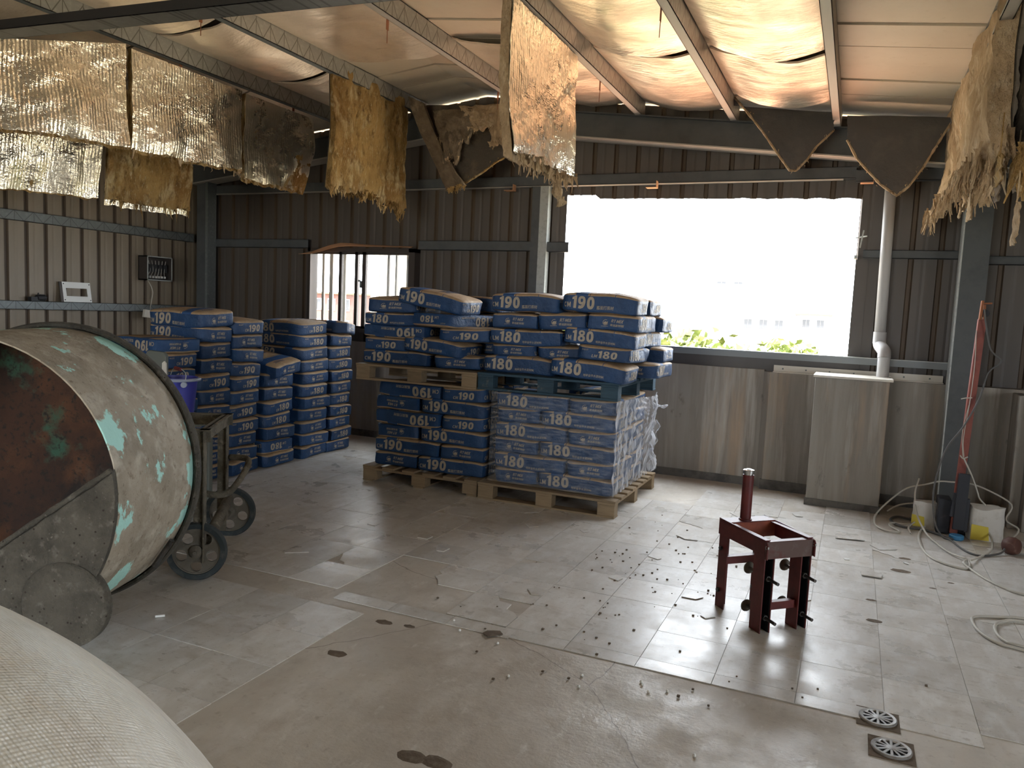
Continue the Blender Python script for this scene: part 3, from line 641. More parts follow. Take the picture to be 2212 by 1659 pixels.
# long tatters below the shredded batt
fibres(t, [(.62, 4.6, 2.55), (.64, 5.2, 2.48), (.62, 5.9, 2.5)], 90, 'woolpale', (.08, .26), .035, 31)
fibres(t, [(.70, 4.4, 2.42), (.74, 4.8, 2.4)], 50, 'wool', (.06, .22), .04, 32)
def scrap(parent, p, w_, h_, m, sd, name='hanging_scrap'):
    mb = MB(); p = Vector(p)
    def fn(u, v):
        ww = w_*(.35+.65*math.sin(PI*min(1, v*1.1)*.62)); return (p.x+.02*nz(u*3, v*4, sd), p.y+(u-.5)*ww+.03*nz(v*4, sd), p.z-h_*v+.02*nz(u*5, sd))
    mb.slab(fn, lambda u, v: (fn(u, v)[0]+.006, fn(u, v)[1], fn(u, v)[2]), 6, 8); mb.bar((p.x, p.y, p.z+.15), (p.x, p.y, p.z), .006, .006)
    return build(mb, name, m, parent, smooth=True, auto=50)
scrap(t, (.66, 4.42, 2.17), .16, .20, 'woolpale', 3); scrap(t, (.62, 5.0, 2.52), .14, .18, 'woolpale', 4); scrap(t, (.60, 4.65, 2.50), .22, .16, 'wool', 5); scrap(t, (.68, 4.3, 2.5), .2, .22, 'woolpale', 6)
rsc = random.Random(4)
for k in range(14): scrap(t, (.62+rsc.uniform(-.06, .10), rsc.uniform(4.35, 6.2), rsc.uniform(2.36, 2.56)), rsc.uniform(.08, .22), rsc.uniform(.08, .18), rsc.choice(['woolpale', 'wool', 'woolbr', 'woolpale']), 20+k)
# big strip falling from the tall silver sheet
t2 = thing('insulation_scrap', 'long torn wool strip dangling from the hem of the tall silver sheet', 'insulation', (-2.04, 5.35, 2.40))
mb = MB(); mb.tube(smooth_pts([(-2.05, 5.15, 2.56), (-2.03, 5.24, 2.50), (-2.05, 5.32, 2.42), (-2.03, 5.38, 2.33)]), .03, 8, rr=[.02+.014*math.sin(i*1.7)+.012 for i in range(13)]); build(mb, 'strip', 'woolpale', t2, smooth=True)
fibres(t2, [(-2.05, 5.2, 2.52), (-2.03, 5.38, 2.33)], 24, 'woolpale', (.02, .06), .012, 77)
def vflap(label, top, bot, y, bulge, m, edge, sd, back=None):
    """loose flap whose lower edge falls in a V (points in x,z at depth y)"""
    t = thing('insulation_flap', label, 'insulation', (sum(p[0] for p in bot)/len(bot), y, min(p[1] for p in bot)))
    def lerp(P, u):
        f = u*(len(P)-1); i = min(int(f), len(P)-2); f -= i
        return (P[i][0]+(P[i+1][0]-P[i][0])*f, P[i][1]+(P[i+1][1]-P[i][1])*f)
    def fn(u, v):
        a = lerp(top, u); b = lerp(bot, u); x = a[0]+(b[0]-a[0])*v; z = a[1]+(b[1]-a[1])*v
        return (x+.01*nz(v*6, sd), y-bulge*math.sin(PI*u)*math.sin(PI*.5*v)+.03*nz(x*4, z*4, sd), z+.006*nz(u*40, sd)*v)
    mb = MB(); mb.slab(fn, lambda u, v: (fn(u, v)[0], fn(u, v)[1]+.03, fn(u, v)[2]+.01), 36, 20); build(mb, 'wool_layer', m, t, smooth=True, auto=60)
    mb = MB(); P = [fn(u/40, 1) for u in range(41)]; mb.tube(P, .012, 6, rr=[.010+.006*nz(i*.9, sd) for i in range(41)]); build(mb, 'torn_edge', edge, t, smooth=True)
    fibres(t, P, 40, edge, (.01, .03), .006, sd)
    return t
vflap('dark insulation flap sagging in a V beside the fifth purlin above the big opening', [(-1.12, 3.40), (-.85, 3.36), (-.6, 3.33), (-.3, 3.30)], [(-1.146, 3.5), (-1.002, 3.335), (-.854, 3.152), (-.726, 2.971), (-.61, 2.816), (-.557, 2.814), (-.479, 2.904), (-.415, 3.016), (-.298, 3.144)], 7.08, .12, 'woolshade', 'woolpale', 41)
vflap('wider dark insulation flap sagging in a V at the right end of the opening', [(-.20, 3.26), (.1, 3.24), (.35, 3.22), (.58, 3.2)], [(-.185, 3.063), (-.103, 2.91), (-.025, 2.814), (.089, 2.681), (.217, 2.586), (.295, 2.658), (.383, 2.802), (.466, 2.98), (.562, 3.172)], 7.06, .12, 'woolshade', 'woolpale', 42)
vflap('folded dark brown insulation hanging between the brown wool and the tall foil', [(-4.26, 3.62), (-3.9, 3.6), (-3.6, 3.57), (-3.35, 3.52)], [(-4.2, 3.3), (-3.962, 3.06), (-3.80, 2.83), (-3.70, 2.80), (-3.52, 2.90), (-3.40, 3.0), (-3.33, 3.05)], 7.15, .10, 'wooldark', 'wool', 43)
t3 = thing('insulation_strip', 'brown wool strip folded diagonally beside the tall brown wool panel', 'insulation', (-4.0, 7.0, 2.72))
def gs(u, v):
    a = [(-4.337, 3.66), (-4.244, 3.40), (-4.068, 3.10), (-3.895, 2.80), (-3.86, 2.70)]; b = [(-4.16, 3.58), (-4.05, 3.35), (-3.92, 3.10), (-3.76, 2.88), (-3.66, 2.76)]
    f = v*4; i = min(int(f), 3); f -= i
    p = [a[i][k]+(a[i+1][k]-a[i][k])*f for k in (0, 1)]; q = [b[i][k]+(b[i+1][k]-b[i][k])*f for k in (0, 1)]
    return (p[0]+(q[0]-p[0])*u, 6.92+.05*math.sin(u*3)+.03*nz(u*3, v*6), p[1]+(q[1]-p[1])*u+.01*nz(u*20, v))
mb = MB(); mb.slab(gs, lambda u, v: (gs(u, v)[0], gs(u, v)[1]+.05, gs(u, v)[2]), 12, 24); build(mb, 'wool_layer', 'woolbr', t3, smooth=True, auto=60)
fibres(t3, [gs(0, 1), gs(.5, 1), gs(1, 1)], 26, 'wool', (.02, .07), .02, 55)
t4 = thing('wool_clump', 'tuft of yellow wool caught in the dark folded insulation', 'insulation', (-3.6, 7.0, 3.2))
for k, (xa_, xb_, za_, zb_, sd_) in enumerate(((-4.05, -3.55, 3.50, 3.20, 3), (-3.75, -3.25, 3.52, 3.30, 9), (-3.95, -3.70, 3.34, 3.02, 5), (-3.42, -3.2, 3.48, 3.14, 7))):
    def tf(u, v, a=xa_, b=xb_, c=za_, d=zb_, sd=sd_):
        r = 1+.22*nz(u*4, sd, v*2); x = a+(b-a)*(.5+(u-.5)*(1-.35*v)*r); z = c+(d-c)*v*(1+.35*nz(u*5, sd))
        return (x, 6.93-.05*math.sin(PI*u)*math.sin(PI*v)+.05*nz(u*6, v*5, sd)+.02*nz(u*17, v*15, sd), z)
    mb = MB(); mb.slab(tf, lambda u, v, f=tf: (f(u, v)[0], f(u, v)[1]+.05, f(u, v)[2]), 30, 20); build(mb, 'tuft', 'woolpale' if k % 2 else 'woolbr', t4, smooth=True)
    fibres(t4, [tf(q/6, 1) for q in range(7)], 16, 'woolpale', (.02, .06), .015, sd_)

# ================================================================= PRINTED BAGS
BL, BW, BH, BR = .31, .20, .061, .012
VAR = [dict(p=.010, b=.0, e=.0), dict(p=.012, b=.006, e=.03), dict(p=.008, b=-.006, e=-.02), dict(p=.022, b=.004, e=.015)]
def bagmap(q, v):
    """q on the unrounded box -> rounded pillow"""
    V = VAR[v]; x, y, z = q
    r = BR; er = .055 if v in (1, 3) else .022
    # plan rounding of the vertical edges
    lx, ly = BL-er, BW-er; cx = max(-lx, min(lx, x)); cy = max(-ly, min(ly, y)); dx, dy = x-cx, y-cy
    L = math.hypot(dx, dy)
    if L > 1e-9: m = max(abs(dx), abs(dy)); k = m/L; dx *= k; dy *= k
    # section rounding of the horizontal edges
    zf = abs(z)/BH; s = 1.0
    if BH-abs(z) < r:
        d = (r-(BH-abs(z)))/r; s = 1-(r/BW)*.9*(1-math.sqrt(max(0, 1-d*d)))
    x = (cx+dx)*s; y = (cy+dy)*s
    ex, ey = min(1, abs(x)/BL), min(1, abs(y)/BW)
    pil = V['p']*(1-ex**4)*(1-ey**3)
    z += (pil if z > 0 else -pil*.25)*(zf**2)
    z += V['b']*(1-(x/BL)**2)+V['e']*.2*(y/BW)*(x/BL)
    z *= 1-.10*ex**6
    x += .010*nz(y*9+v, z*14, v)*ex**2; y += .012*nz(x*6, z*12, v+5)*ey**2; z += .009*nz(x*5, y*7, v)*(.4+.6*max(ex, ey))
    return (x, y, z)
def bag_mesh(v):
    mb = MB(); nx, ny, n2 = 18, 12, 6
    zs = [-BH, -BH+.004, -BH+.010, -.03, 0, .03, BH-.013, BH-.006, BH]
    def side(f, nu): mb.grid(lambda u, w: bagmap(f(u, zs[round(w*8)]), v), nu, 8, 0)
    side(lambda u, z: (-BL+2*BL*u, -BW, z), nx); side(lambda u, z: (BL-2*BL*u, BW, z), nx)
    side(lambda u, z: (BL, -BW+2*BW*u, z), ny); side(lambda u, z: (-BL, BW-2*BW*u, z), ny)
    mb.grid(lambda u, w: bagmap((-BL+2*BL*u, -BW+2*BW*w, BH), v), nx, ny, 1)
    mb.grid(lambda u, w: bagmap((-BL+2*BL*u, BW-2*BW*w, -BH), v), nx, ny, 1)
    # kraft lip running round the top and bottom edges of the blue sides
    nf = (nx*2+ny*2)*8; acc = 0
    for w_ in (nx, nx, ny, ny):
        for k in range(w_*6, w_*8): mb.mi[acc+k] = 1
        acc += w_*8
    me = mb.mesh('bag', [M['bagblue'], M['kraft']], smooth=True)
    import bmesh
    bm = bmesh.new(); bm.from_mesh(me); bmesh.ops.remove_doubles(bm, verts=bm.verts, dist=.0004); bm.to_mesh(me); bm.free()
    try: me.set_sharp_from_angle(angle=R(48))
    except Exception: pass
    return me
# --- lettering built from strokes (u right, v up, cap height 1)
def ring(mb2, cx, cy, ro, so, ri, si, n=22, ex=2.4, shear=.0, a0=0, a1=2*PI):
    full = abs(a1-a0-2*PI) < 1e-6; m = n if full else n+1; vs = []
    for (a, b) in ((ro, so), (ri, si)):
        for k in range(m):
            t = a0+(a1-a0)*k/n; c, s = math.cos(t), math.sin(t)
            vs.append((cx+a*math.copysign(abs(c)**(2/ex), c), cy+b*math.copysign(abs(s)**(2/ex), s)))
    fs = [(k, (k+1) % m if full else k+1, m+((k+1) % m if full else k+1), m+k) for k in range(n)]
    mb2.append((vs, fs))
def stroke(mb2, pts, w_):
    vs = []; P = [Vector((*p, 0)) for p in pts]
    for i, p in enumerate(P):
        a = (P[i]-P[i-1]).normalized() if i else (P[1]-P[0]).normalized(); b = (P[i+1]-P[i]).normalized() if i < len(P)-1 else a
        d = (a+b).normalized(); n = Vector((-d.y, d.x, 0)); k = w_/2/max(.4, n.dot(Vector((-a.y, a.x, 0))))
        vs += [(p.x+n.x*k, p.y+n.y*k), (p.x-n.x*k, p.y-n.y*k)]
    mb2.append((vs, [(2*i, 2*i+1, 2*i+3, 2*i+2) for i in range(len(P)-1)]))
def arc(cx, cy, rx, ry, a0, a1, n=10): return [(cx+rx*math.cos(R(a0+(a1-a0)*k/n)), cy+ry*math.sin(R(a0+(a1-a0)*k/n))) for k in range(n+1)]
def glyph(ch):
    g = []
    if ch == '0': ring(g, .36, .5, .36, .5, .10, .27); return g, .78
    if ch == '8': ring(g, .37, .76, .31, .24, .10, .09); ring(g, .37, .28, .36, .28, .12, .115); return g, .80
    if ch == '9': ring(g, .35, .66, .35, .34, .11, .145); stroke(g, [(.585, .70), (.58, .5), (.53, .30), (.42, .16), (.26, .10), (.08, .12)], .25); return g, .80
    if ch == '1': g.append(([(.16, 0), (.42, 0), (.42, 1), (.24, 1), (.16, .93), (.0, .88), (.0, .70), (.16, .72)], [(0, 1, 2, 3, 4), (4, 5, 6, 7), (0, 4, 7)])); return g, .50
    if ch == '4': stroke(g, [(.45, 0), (.45, 1), (.05, .3), (.65, .3)], .13); return g, .72
    if ch == 'C': stroke(g, arc(.38, .5, .30, .41, 50, 310, 12), .17); return g, .74
    if ch == 'M': stroke(g, [(.09, 0), (.09, 1)], .18); stroke(g, [(.71, 0), (.71, 1)], .18); stroke(g, [(.12, .95), (.40, .25), (.68, .95)], .17); return g, .88
    if ch == 'L': stroke(g, [(.09, 1), (.09, 0)], .18); stroke(g, [(.0, .09), (.52, .09)], .18); return g, .60
    if ch == 'R': stroke(g, [(.09, 0), (.09, 1)], .17); stroke(g, [(.09, .92), (.38, .92), (.52, .82), (.52, .62), (.38, .50), (.09, .50)], .16); stroke(g, [(.32, .5), (.56, 0)], .17); return g, .68
    if ch == 'T': stroke(g, [(.0, .92), (.62, .92)], .16); stroke(g, [(.31, 0), (.31, .9)], .17); return g, .66
    if ch == 'I': stroke(g, [(.09, 0), (.09, 1)], .17); return g, .26
    if ch == 'X': stroke(g, [(.05, 0), (.58, 1)], .17); stroke(g, [(.05, 1), (.58, 0)], .17); return g, .68
    if ch == '.': stroke(g, [(.04, .45), (.22, .45)], .17); return g, .26
    return g, .3
_cjk = {}
def cjk(s):
    if s not in _cjk:
        cu = bpy.data.curves.new('lettering', 'FONT'); cu.body = s; cu.resolution_u = 1; cu.offset = .012
        o = bpy.data.objects.new('lettering', cu); COL.objects.link(o)
        me = bpy.data.meshes.new_from_object(o.evaluated_get(bpy.context.evaluated_depsgraph_get()))
        _cjk[s] = ([(v.co.x, v.co.y) for v in me.vertices], [tuple(p.vertices) for p in me.polygons])
        bpy.data.objects.remove(o); bpy.data.curves.remove(cu); bpy.data.meshes.remove(me)
    return _cjk[s]
def text2d(s, x, y, h, gap=.0, shear=0.0):
    out = []
    for ch in s:
        g, adv = glyph(ch)
        for vs, fs in g: out.append(([(x+(a+shear*b)*h, y+b*h) for a, b in vs], fs))
        x += (adv+gap)*h
    return out, x
def cjk2d(s, x, y, h):
    vs, fs = cjk(s); return [([(x+a*h, y+b*h) for a, b in vs], fs)]
def logo2d(x, y, r):
    out = []; g = []
    stroke(g, arc(0, 0, .9, .9, 65, 330, 16), .16)
    pts = [(.72*math.cos(R(a)), .72*math.sin(R(a))) for a in range(195, 375, 15)]+[(.62, .45), (.36, .12), (.12, .30), (-.12, .38), (-.42, .18), (-.66, -.05)]
    g.append((pts, [tuple(range(len(pts)))]))
    for vs, fs in g: out.append(([(x+a*r, y+b*r) for a, b in vs], fs))
    return out
def long_print(kind):
    o = []
    a, x = text2d('CM' if kind == 'C' else 'LM', -.285, -.036, .036, .06); o += a
    b, x = text2d('190' if kind == 'C' else '180', x+.004, -.042, .086, .05, .04); o += b
    if kind == 'C': o += cjk2d('牆面打底材', x+.012, -.040, .028)
    else: o += cjk2d('地坪自平水泥材料', x+.012, -.040, .021)
    return o
def end_print(kind):
    o, x = text2d('CM' if kind == 'C' else 'LM', -.085, -.036, .028, .05, .15)
    b, x = text2d('190' if kind == 'C' else '180', x+.002, -.038, .068, .05, .06); o += b
    o += cjk2d('40公斤', -.165, .024, .018); return o
def logo_print():
    o = logo2d(-.055, -.002, .024); a, x = text2d('RT.MIX', -.012, .002, .026, .03, .25); o += a
    o += cjk2d('泰迪斯特耐', -.018, -.028, .022); st = []; stroke(st, [(-.088, -.032), (-.032, -.032)], .003); o += st; return o
def top_print(kind):
    o, x = text2d('190' if kind == 'C' else '180', 0, 0, .10, .05, .04); return o
def print_mesh(kind, v):
    off = .0022
    def one(o, f):
        mb = MB()
        for vs, fs in o: mb.add([f(a, b) for a, b in vs], fs)
        return mb.mesh('printing', [M['print']])
    def on(p, n):
        q = bagmap(p, v); return (q[0]+n[0]*off, q[1]+n[1]*off, q[2]+n[2]*off)
    lp = long_print(kind)
    return {'-y': one(lp, lambda a, b: on((a, -BW, b), (0, -1, 0))), '+y': one(lp, lambda a, b: on((-a, BW, b), (0, 1, 0))),
            '+x': one(end_print(kind), lambda a, b: on((BL, a, b), (1, 0, 0))), '-x': one(logo_print(), lambda a, b: on((-BL, -a, b), (-1, 0, 0)))}
def top_mesh(kind, v):
    mb = MB()
    for vs, fs in top_print(kind):
        mb.add([(lambda q: (q[0], q[1], q[2]+.0025))(bagmap((.03+b, -.12+a, BH), v)) for a, b in [(q[0], q[1]) for q in vs]], [f[::-1] for f in fs])
    for r_ in range(2):
        for k in range(7):
            x0 = -.26+r_*.02; y0 = -.02+k*.022
            mb.add([(lambda q: (q[0], q[1], q[2]+.0025))(bagmap((a, b, BH), v)) for a, b in ((x0, y0), (x0+.013, y0), (x0+.013, y0+.015), (x0, y0+.015))], [(0, 1, 2, 3)])
    return mb.mesh('top_printing', [M['kraftdark'] if False else M['bagblue'], ])
BAGM = [bag_mesh(v) for v in range(4)]
PRM = {(k, v): print_mesh(k, v) for k in 'CL' for v in range(4)}
TPM = {(k, v): top_mesh(k, v) for k in 'CL' for v in (0, 3)}
ORD = ['bottom', 'second', 'third', 'fourth', 'fifth', 'sixth', 'seventh', 'eighth', 'ninth', 'tenth', 'eleventh', 'twelfth']
brnd = random.Random(5)
used_labels = set()
def bag(kind, face, axis, u0, u1, z0, z1, plane, label, group, flip=0, tilt=0, yaw=0, pitch=0, var=None, top=False, dpt=None):
    """axis 'F': face looks to -y at y=plane, u is x.  axis 'R': face looks to +x at x=plane, u is y."""
    v = brnd.randrange(3) if var is None else var
    wv = u1-u0; H = z1-z0; long_ = face == 'L'
    sx, sy = (wv/(2*BL), 1.0) if long_ else ((dpt or .60)/(2*BL), wv/(2*BW))
    if long_ and dpt: sy = dpt/(2*BW)
    depth = 2*BW*sy if long_ else 2*BL*sx
    if axis == 'F':
        c = Vector(((u0+u1)/2, plane+depth/2, (z0+z1)/2)); rz = {'L': 0, 'l': 180, 'N': -90, 'G': 90}[face]
    else:
        c = Vector((plane-depth/2, (u0+u1)/2, (z0+z1)/2)); rz = {'L': 90, 'N': 0, 'G': 180}[face]
    o = bpy.data.objects.new('mortar_bag', BAGM[v]); COL.objects.link(o)
    fz = H/(2*BH)
    Mx = Matrix.Translation(c) @ Matrix.Rotation(R(yaw+brnd.uniform(-1.2, 1.2)), 4, 'Z')
    if axis == 'F': Mx = Mx @ Matrix.Rotation(R(-tilt), 4, 'Y') @ Matrix.Rotation(R(pitch), 4, 'X')
    else: Mx = Mx @ Matrix.Rotation(R(tilt), 4, 'X') @ Matrix.Rotation(R(pitch), 4, 'Y')
    Mx = Mx @ Matrix.Rotation(R(rz), 4, 'Z')
    if flip: Mx = Mx @ Matrix.Rotation(PI, 4, 'X')
    Mx = Mx @ Matrix.Diagonal((sx, sy, fz, 1)); o.matrix_world = Mx
    WP[o.name] = c
    assert label not in used_labels, label
    used_labels.add(label); props(o, label, 'bag', group)
    my, py = ('+y', '-y') if flip else ('-y', '+y')
    sides = {('F', 'L'): (my, '+x'), ('F', 'G'): ('-x', my), ('F', 'N'): ('+x', py), ('R', 'N'): ('+x', my), ('R', 'G'): ('-x', py), ('R', 'L'): (my, '-x')}[(axis, face)]
    for sd_ in sides:
        nm = {'-y': 'side_printing', '+y': 'side_printing', '+x': 'end_printing', '-x': 'logo_printing'}[sd_]
        p = bpy.data.objects.new(nm, PRM[(kind, v)][sd_]); COL.objects.link(p); p.parent = o
    if top and (kind, v) in TPM and not flip:
        q = bpy.data.objects.new('top_printing', TPM[(kind, v)]); COL.objects.link(q); q.parent = o
    return o
DESC = {('C', 'L'): 'side reading 190', ('L', 'L'): 'side reading 180', ('C', 'N'): 'end reading 190', ('L', 'N'): 'end reading 180', ('C', 'G'): 'logo end', ('L', 'G'): 'logo end'}
def lab(kind, face, flip, layer, n, where):
    pos = 'top layer' if layer == n-1 else ORD[layer]+' layer'
    return f"mortar bag, {DESC[(kind, face)]}{' upside down' if flip else ''}, {pos}, {where}"

# ---- stacks along the left wall, ends towards +x
PL = -4.84
def column(spec, y0, y1, ztop, where, group, dx=0.0, kind='C', ybot=None, fixed_top=None):
    n = len(spec); h = ztop/n; z = 0.0
    for i, s in enumerate(reversed(spec)):
        k = s[0] if len(s) > 1 and s[0] in 'CL' else kind; fc = s.strip('CLf') or 'L'; fl_ = 'f' in s
        j = brnd.uniform(-.018, .018); f = i/(n-1)
        yy0 = y0 if ybot is None else ybot[0]+(y0-ybot[0])*min(1, f*1.3); yy1 = y1 if ybot is None else ybot[1]+(y1-ybot[1])*min(1, f*1.3)
        bag(k, fc, 'R', yy0+j, yy1+j, z+.001, z+h-.001, PL+dx+brnd.uniform(-.015, .015), lab(k, fc, fl_, i, n, where), group, flip=fl_, yaw=brnd.uniform(-4, 4), tilt=brnd.uniform(-2.2, 2.2), var=brnd.choice([0, 1, 2, 3]) if i < n-1 else 3, top=(i == n-1))
        z += h
G1 = 'mortar bags stacked behind the mixer'; G2 = 'mortar bags stacked left of the small window'
column(['N', 'G', 'G', 'N', 'N', 'G', 'N', 'N', 'G', 'G', 'G'], 5.08, 5.44, 1.35, 'right column behind the mixer', G1, ybot=(5.03, 5.38))
column(['G', 'G', 'G', 'N', 'G', 'G', 'N', 'G', 'G', 'G'], 4.71, 5.08, 1.29, 'middle column behind the mixer', G1, ybot=(4.62, 4.98))
column(['N', 'N', 'G', 'N', 'G', 'N', 'G', 'N', 'N'], 4.33, 4.68, 1.09, 'left column behind the mixer', G1)
bag('C', 'G', 'R', 4.71, 5.09, 1.292, 1.42, PL, 'bulging mortar bag on top of the middle column behind the mixer, logo end', G1, tilt=3, var=3, top=True)
bag('C', 'G', 'R', 4.31, 4.70, 1.092, 1.205, PL+.03, 'upside down mortar bag topping the left column behind the mixer', G1, flip=1, yaw=-8, var=0)
column(['G', 'G', 'N', 'N', 'G', 'Nf', 'G'], 5.50, 5.88, .86, 'front column left of the small window', G2, kind='L', ybot=(5.46, 5.88))
column(['N', 'N', 'G', 'G', 'G', 'N', 'G', 'G', 'G', 'G', 'G'], 5.98, 6.40, 1.335, 'middle column left of the small window', G2, kind='L')
column(['G', 'N', 'N', 'N', 'G', 'N', 'N', 'G', 'N', 'G'], 6.43, 6.80, 1.21, 'far column left of the small window', G2, kind='L')
bag('L', 'G', 'R', 6.44, 6.86, 1.212, 1.335, PL+.02, 'skewed mortar bag topping the far column left of the small window, logo end', G2, yaw=24, var=0, tilt=-5)

bag('L', 'G', 'R', 5.50, 5.90, .885, 1.01, PL+.05, 'mortar bag sliding forward on top of the front column left of the small window', G2, yaw=6, tilt=7, pitch=9, var=0, top=True)
# ---- pallets
def pallet(label, x0, x1, y0, y1, z0, deck, m, group, bottom='X'):
    t = thing('pallet', label, 'pallet', ((x0+x1)/2, (y0+y1)/2, z0), group)
    def piece(nm, *b):
        mb = MB(); mb.box(*b); return build(mb, nm, m, t, bevel=.003)
    z = z0; bt = .018
    if bottom == 'X':
        for y in (y0, (y0+y1)/2-.05, y1-.1): piece('bottom_board', x0, x1, y, y+.1, z, z+bt)
    else:
        for x in (x0, (x0+x1)/2-.05, x1-.1): piece('bottom_board', x, x+.1, y0, y1, z, z+bt)
    z += bt
    for x in (x0, (x0+x1)/2-.07, x1-.14):
        for y in (y0, (y0+y1)/2-.05, y1-.10): piece('block', x+.002, x+.138, y+.002, y+.098, z, z+.085)
    z += .085
    if deck == 'Y':
        for y in (y0, (y0+y1)/2-.05, y1-.1): piece('stringer_board', x0, x1, y, y+.1, z, z+.018)
        z += .018; n = 6; st = (x1-x0-.12)/(n-1)
        for k in range(n): piece('deck_board', x0+st*k, x0+st*k+.12, y0-.004, y1+.004, z, z+.018)
    else:
        for x in (x0, (x0+x1)/2-.07, x1-.14): piece('stringer_board', x, x+.14, y0, y1, z, z+.018)
        z += .018; n = 8; st = (y1-y0-.1)/(n-1)
        for k in range(n): piece('deck_board', x0-.004, x1+.004, y0+st*k, y0+st*k+.1, z, z+.018)
    return t
GP = 'wooden pallets under the mortar bags'
pallet('brown wooden pallet on the floor under the unwrapped bag stack', -3.85, -2.73, 5.60, 6.74, 0, 'Y', 'wood', GP, 'Y')
pallet('brown wooden pallet on the floor under the film wrapped bags', -2.715, -1.555, 5.58, 6.86, 0, 'X', 'wood', GP, 'X')
pallet('bare wooden pallet laid on top of the unwrapped bag stack', -3.95, -2.775, 5.60, 6.74, .887, 'X', 'wood', GP, 'X')
pallet('blue painted wooden pallet laid on the film wrapped bags', -2.765, -1.585, 5.60, 6.80, .895, 'X', 'woodb', GP, 'X')

# ---- bags on the lower left pallet
G3 = 'mortar bags on the lower left pallet'; WH = 'lower left pallet'
h = .1235; z = .146; F_ = 5.66
for i, (a, fa, b, fb) in enumerate((('G', 0, 'L', 0), ('L', 0, 'G', 0), ('G', 1, 'L', 0), ('L', 1, 'N', 0), ('G', 1, 'L', 0), ('L', 1, 'N', 0))):
    xs = -3.345 if a == 'G' else -3.135
    bag('C', a, 'F', -3.775, xs-.01, z, z+h-.002, F_+brnd.uniform(0, .02), lab('C', a, fa, i, 6, WH+' left half'), G3, flip=fa)
    bag('C', b, 'F', xs+.005, -2.725, z, z+h-.002, F_+brnd.uniform(0, .02), lab('C', b, fb, i, 6, WH+' right half'), G3, flip=fb)
    if i % 2 == 0: bag('C', 'L', 'R', 6.10, 6.70, z, z+h-.002, -2.74, lab('C', 'L', 0, i, 6, 'lower left pallet back row'), G3)
    else: bag('C', 'N', 'R', 6.30, 6.70, z, z+h-.002, -2.74, lab('C', 'N', 0, i, 6, 'lower left pallet back row'), G3)
    z += h
# ---- bags on the upper left pallet
G4 = 'mortar bags on the upper left pallet'; WU = 'upper left pallet'
def ub(kind, face, u0, u1, z0, z1, lb, pl=5.66, **k): return bag(kind, face, 'F', u0, u1, z0, z1, pl, lb, G4, **k)
ub('C', 'L', -3.925, -3.275, 1.034, 1.148, 'mortar bag, side reading 190, bottom layer at left end of upper left pallet', var=0)
ub('C', 'G', -3.225, -2.795, 1.034, 1.142, 'mortar bag, logo end, bottom layer at right end of upper left pallet', var=1)
ub('C', 'N', -3.91, -3.50, 1.15, 1.262, 'mortar bag, end reading 190, second layer at left of upper left pallet', var=0)
ub('C', 'L', -3.50, -2.92, 1.147, 1.262, 'tilted mortar bag, side reading 190, second layer of upper left pallet', pl=5.62, tilt=-4, yaw=-4, var=3)
ub('C', 'L', -3.925, -3.30, 1.265, 1.37, 'mortar bag, upside down side reading 190, third layer of upper left pallet', flip=1, var=0)
ub('C', 'N', -3.19, -2.72, 1.262, 1.375, 'rounded mortar bag, end reading 190, third layer at right of upper left pallet', var=1, yaw=4)
ub('L', 'L', -3.915, -3.37, 1.372, 1.475, 'mortar bag, side reading 180, fourth layer of upper left pallet', var=2)
ub('L', 'N', -3.36, -2.93, 1.378, 1.49, 'mortar bag, upside down end reading 180, fourth layer of upper left pallet', flip=1, pl=5.58, yaw=-14, var=0, dpt=.58)
ub('L', 'G', -3.925, -3.46, 1.477, 1.60, 'mortar bag, logo end, fifth layer at left of upper left pallet', var=3, yaw=6)
ub('C', 'L', -3.56, -2.93, 1.525, 1.655, 'slumped top mortar bag, side reading 190, on the upper left pallet', pl=5.60, tilt=-8, yaw=-3, var=3, top=True)
bag('C', 'N', 'R', 6.15, 6.55, 1.50, 1.625, -2.76, 'mortar bag with sunlit blue end behind the slumped top bag', G4, yaw=-20, tilt=-6)
bag('L', 'L', 'R', 6.05, 6.65, 1.15, 1.262, -2.74, 'mortar bag at back right of the second layer, upper left pallet', G4)
bag('L', 'N', 'R', 6.20, 6.60, 1.265, 1.375, -2.72, 'mortar bag at back right of the third layer, upper left pallet', G4)
bag('L', 'L', 'R', 6.08, 6.66, 1.378, 1.49, -2.73, 'mortar bag at back right of the fourth layer, upper left pallet', G4)
bag('C', 'N', 'R', 6.2, 6.6, 1.034, 1.146, -2.80, 'mortar bag at back right of the bottom layer, upper left pallet', G4)
# ---- bags on the upper right pallet
G5 = 'mortar bags on the upper right pallet'
def ur(kind, face, u0, u1, z0, z1, lb, axis='F', pl=5.65, **k): return bag(kind, face, axis, u0, u1, z0, z1, pl, lb, G5, **k)
ur('L', 'L', -2.755, -2.14, 1.040, 1.165, 'mortar bag, side reading 180, bottom left of the upper right pallet', var=3)
ur('L', 'L', -2.15, -1.535, 1.040, 1.17, 'mortar bag, side reading 180, bottom right of the upper right pallet', pl=5.60, tilt=-3.5, var=3, yaw=-2)
ur('L', 'G', -2.70, -2.32, 1.166, 1.27, 'mortar bag, logo end, second layer far left, upper right pallet', pl=5.70)
ur('L', 'G', -2.31, -1.93, 1.166, 1.275, 'mortar bag, logo end, second layer middle, upper right pallet', pl=5.72)
ur('L', 'N', -1.935, -1.515, 1.19, 1.30, 'drooping mortar bag, end reading 180, second layer right, upper right pallet', pl=5.62, tilt=-4, var=1)
ur('L', 'L', -2.695, -2.08, 1.275, 1.395, 'mortar bag, side reading 180, third layer left, upper right pallet', pl=5.66)
ur('L', 'L', -2.075, -1.50, 1.298, 1.42, 'mortar bag, side reading 180, third layer right, upper right pallet', pl=5.66, tilt=-2.5, var=1)
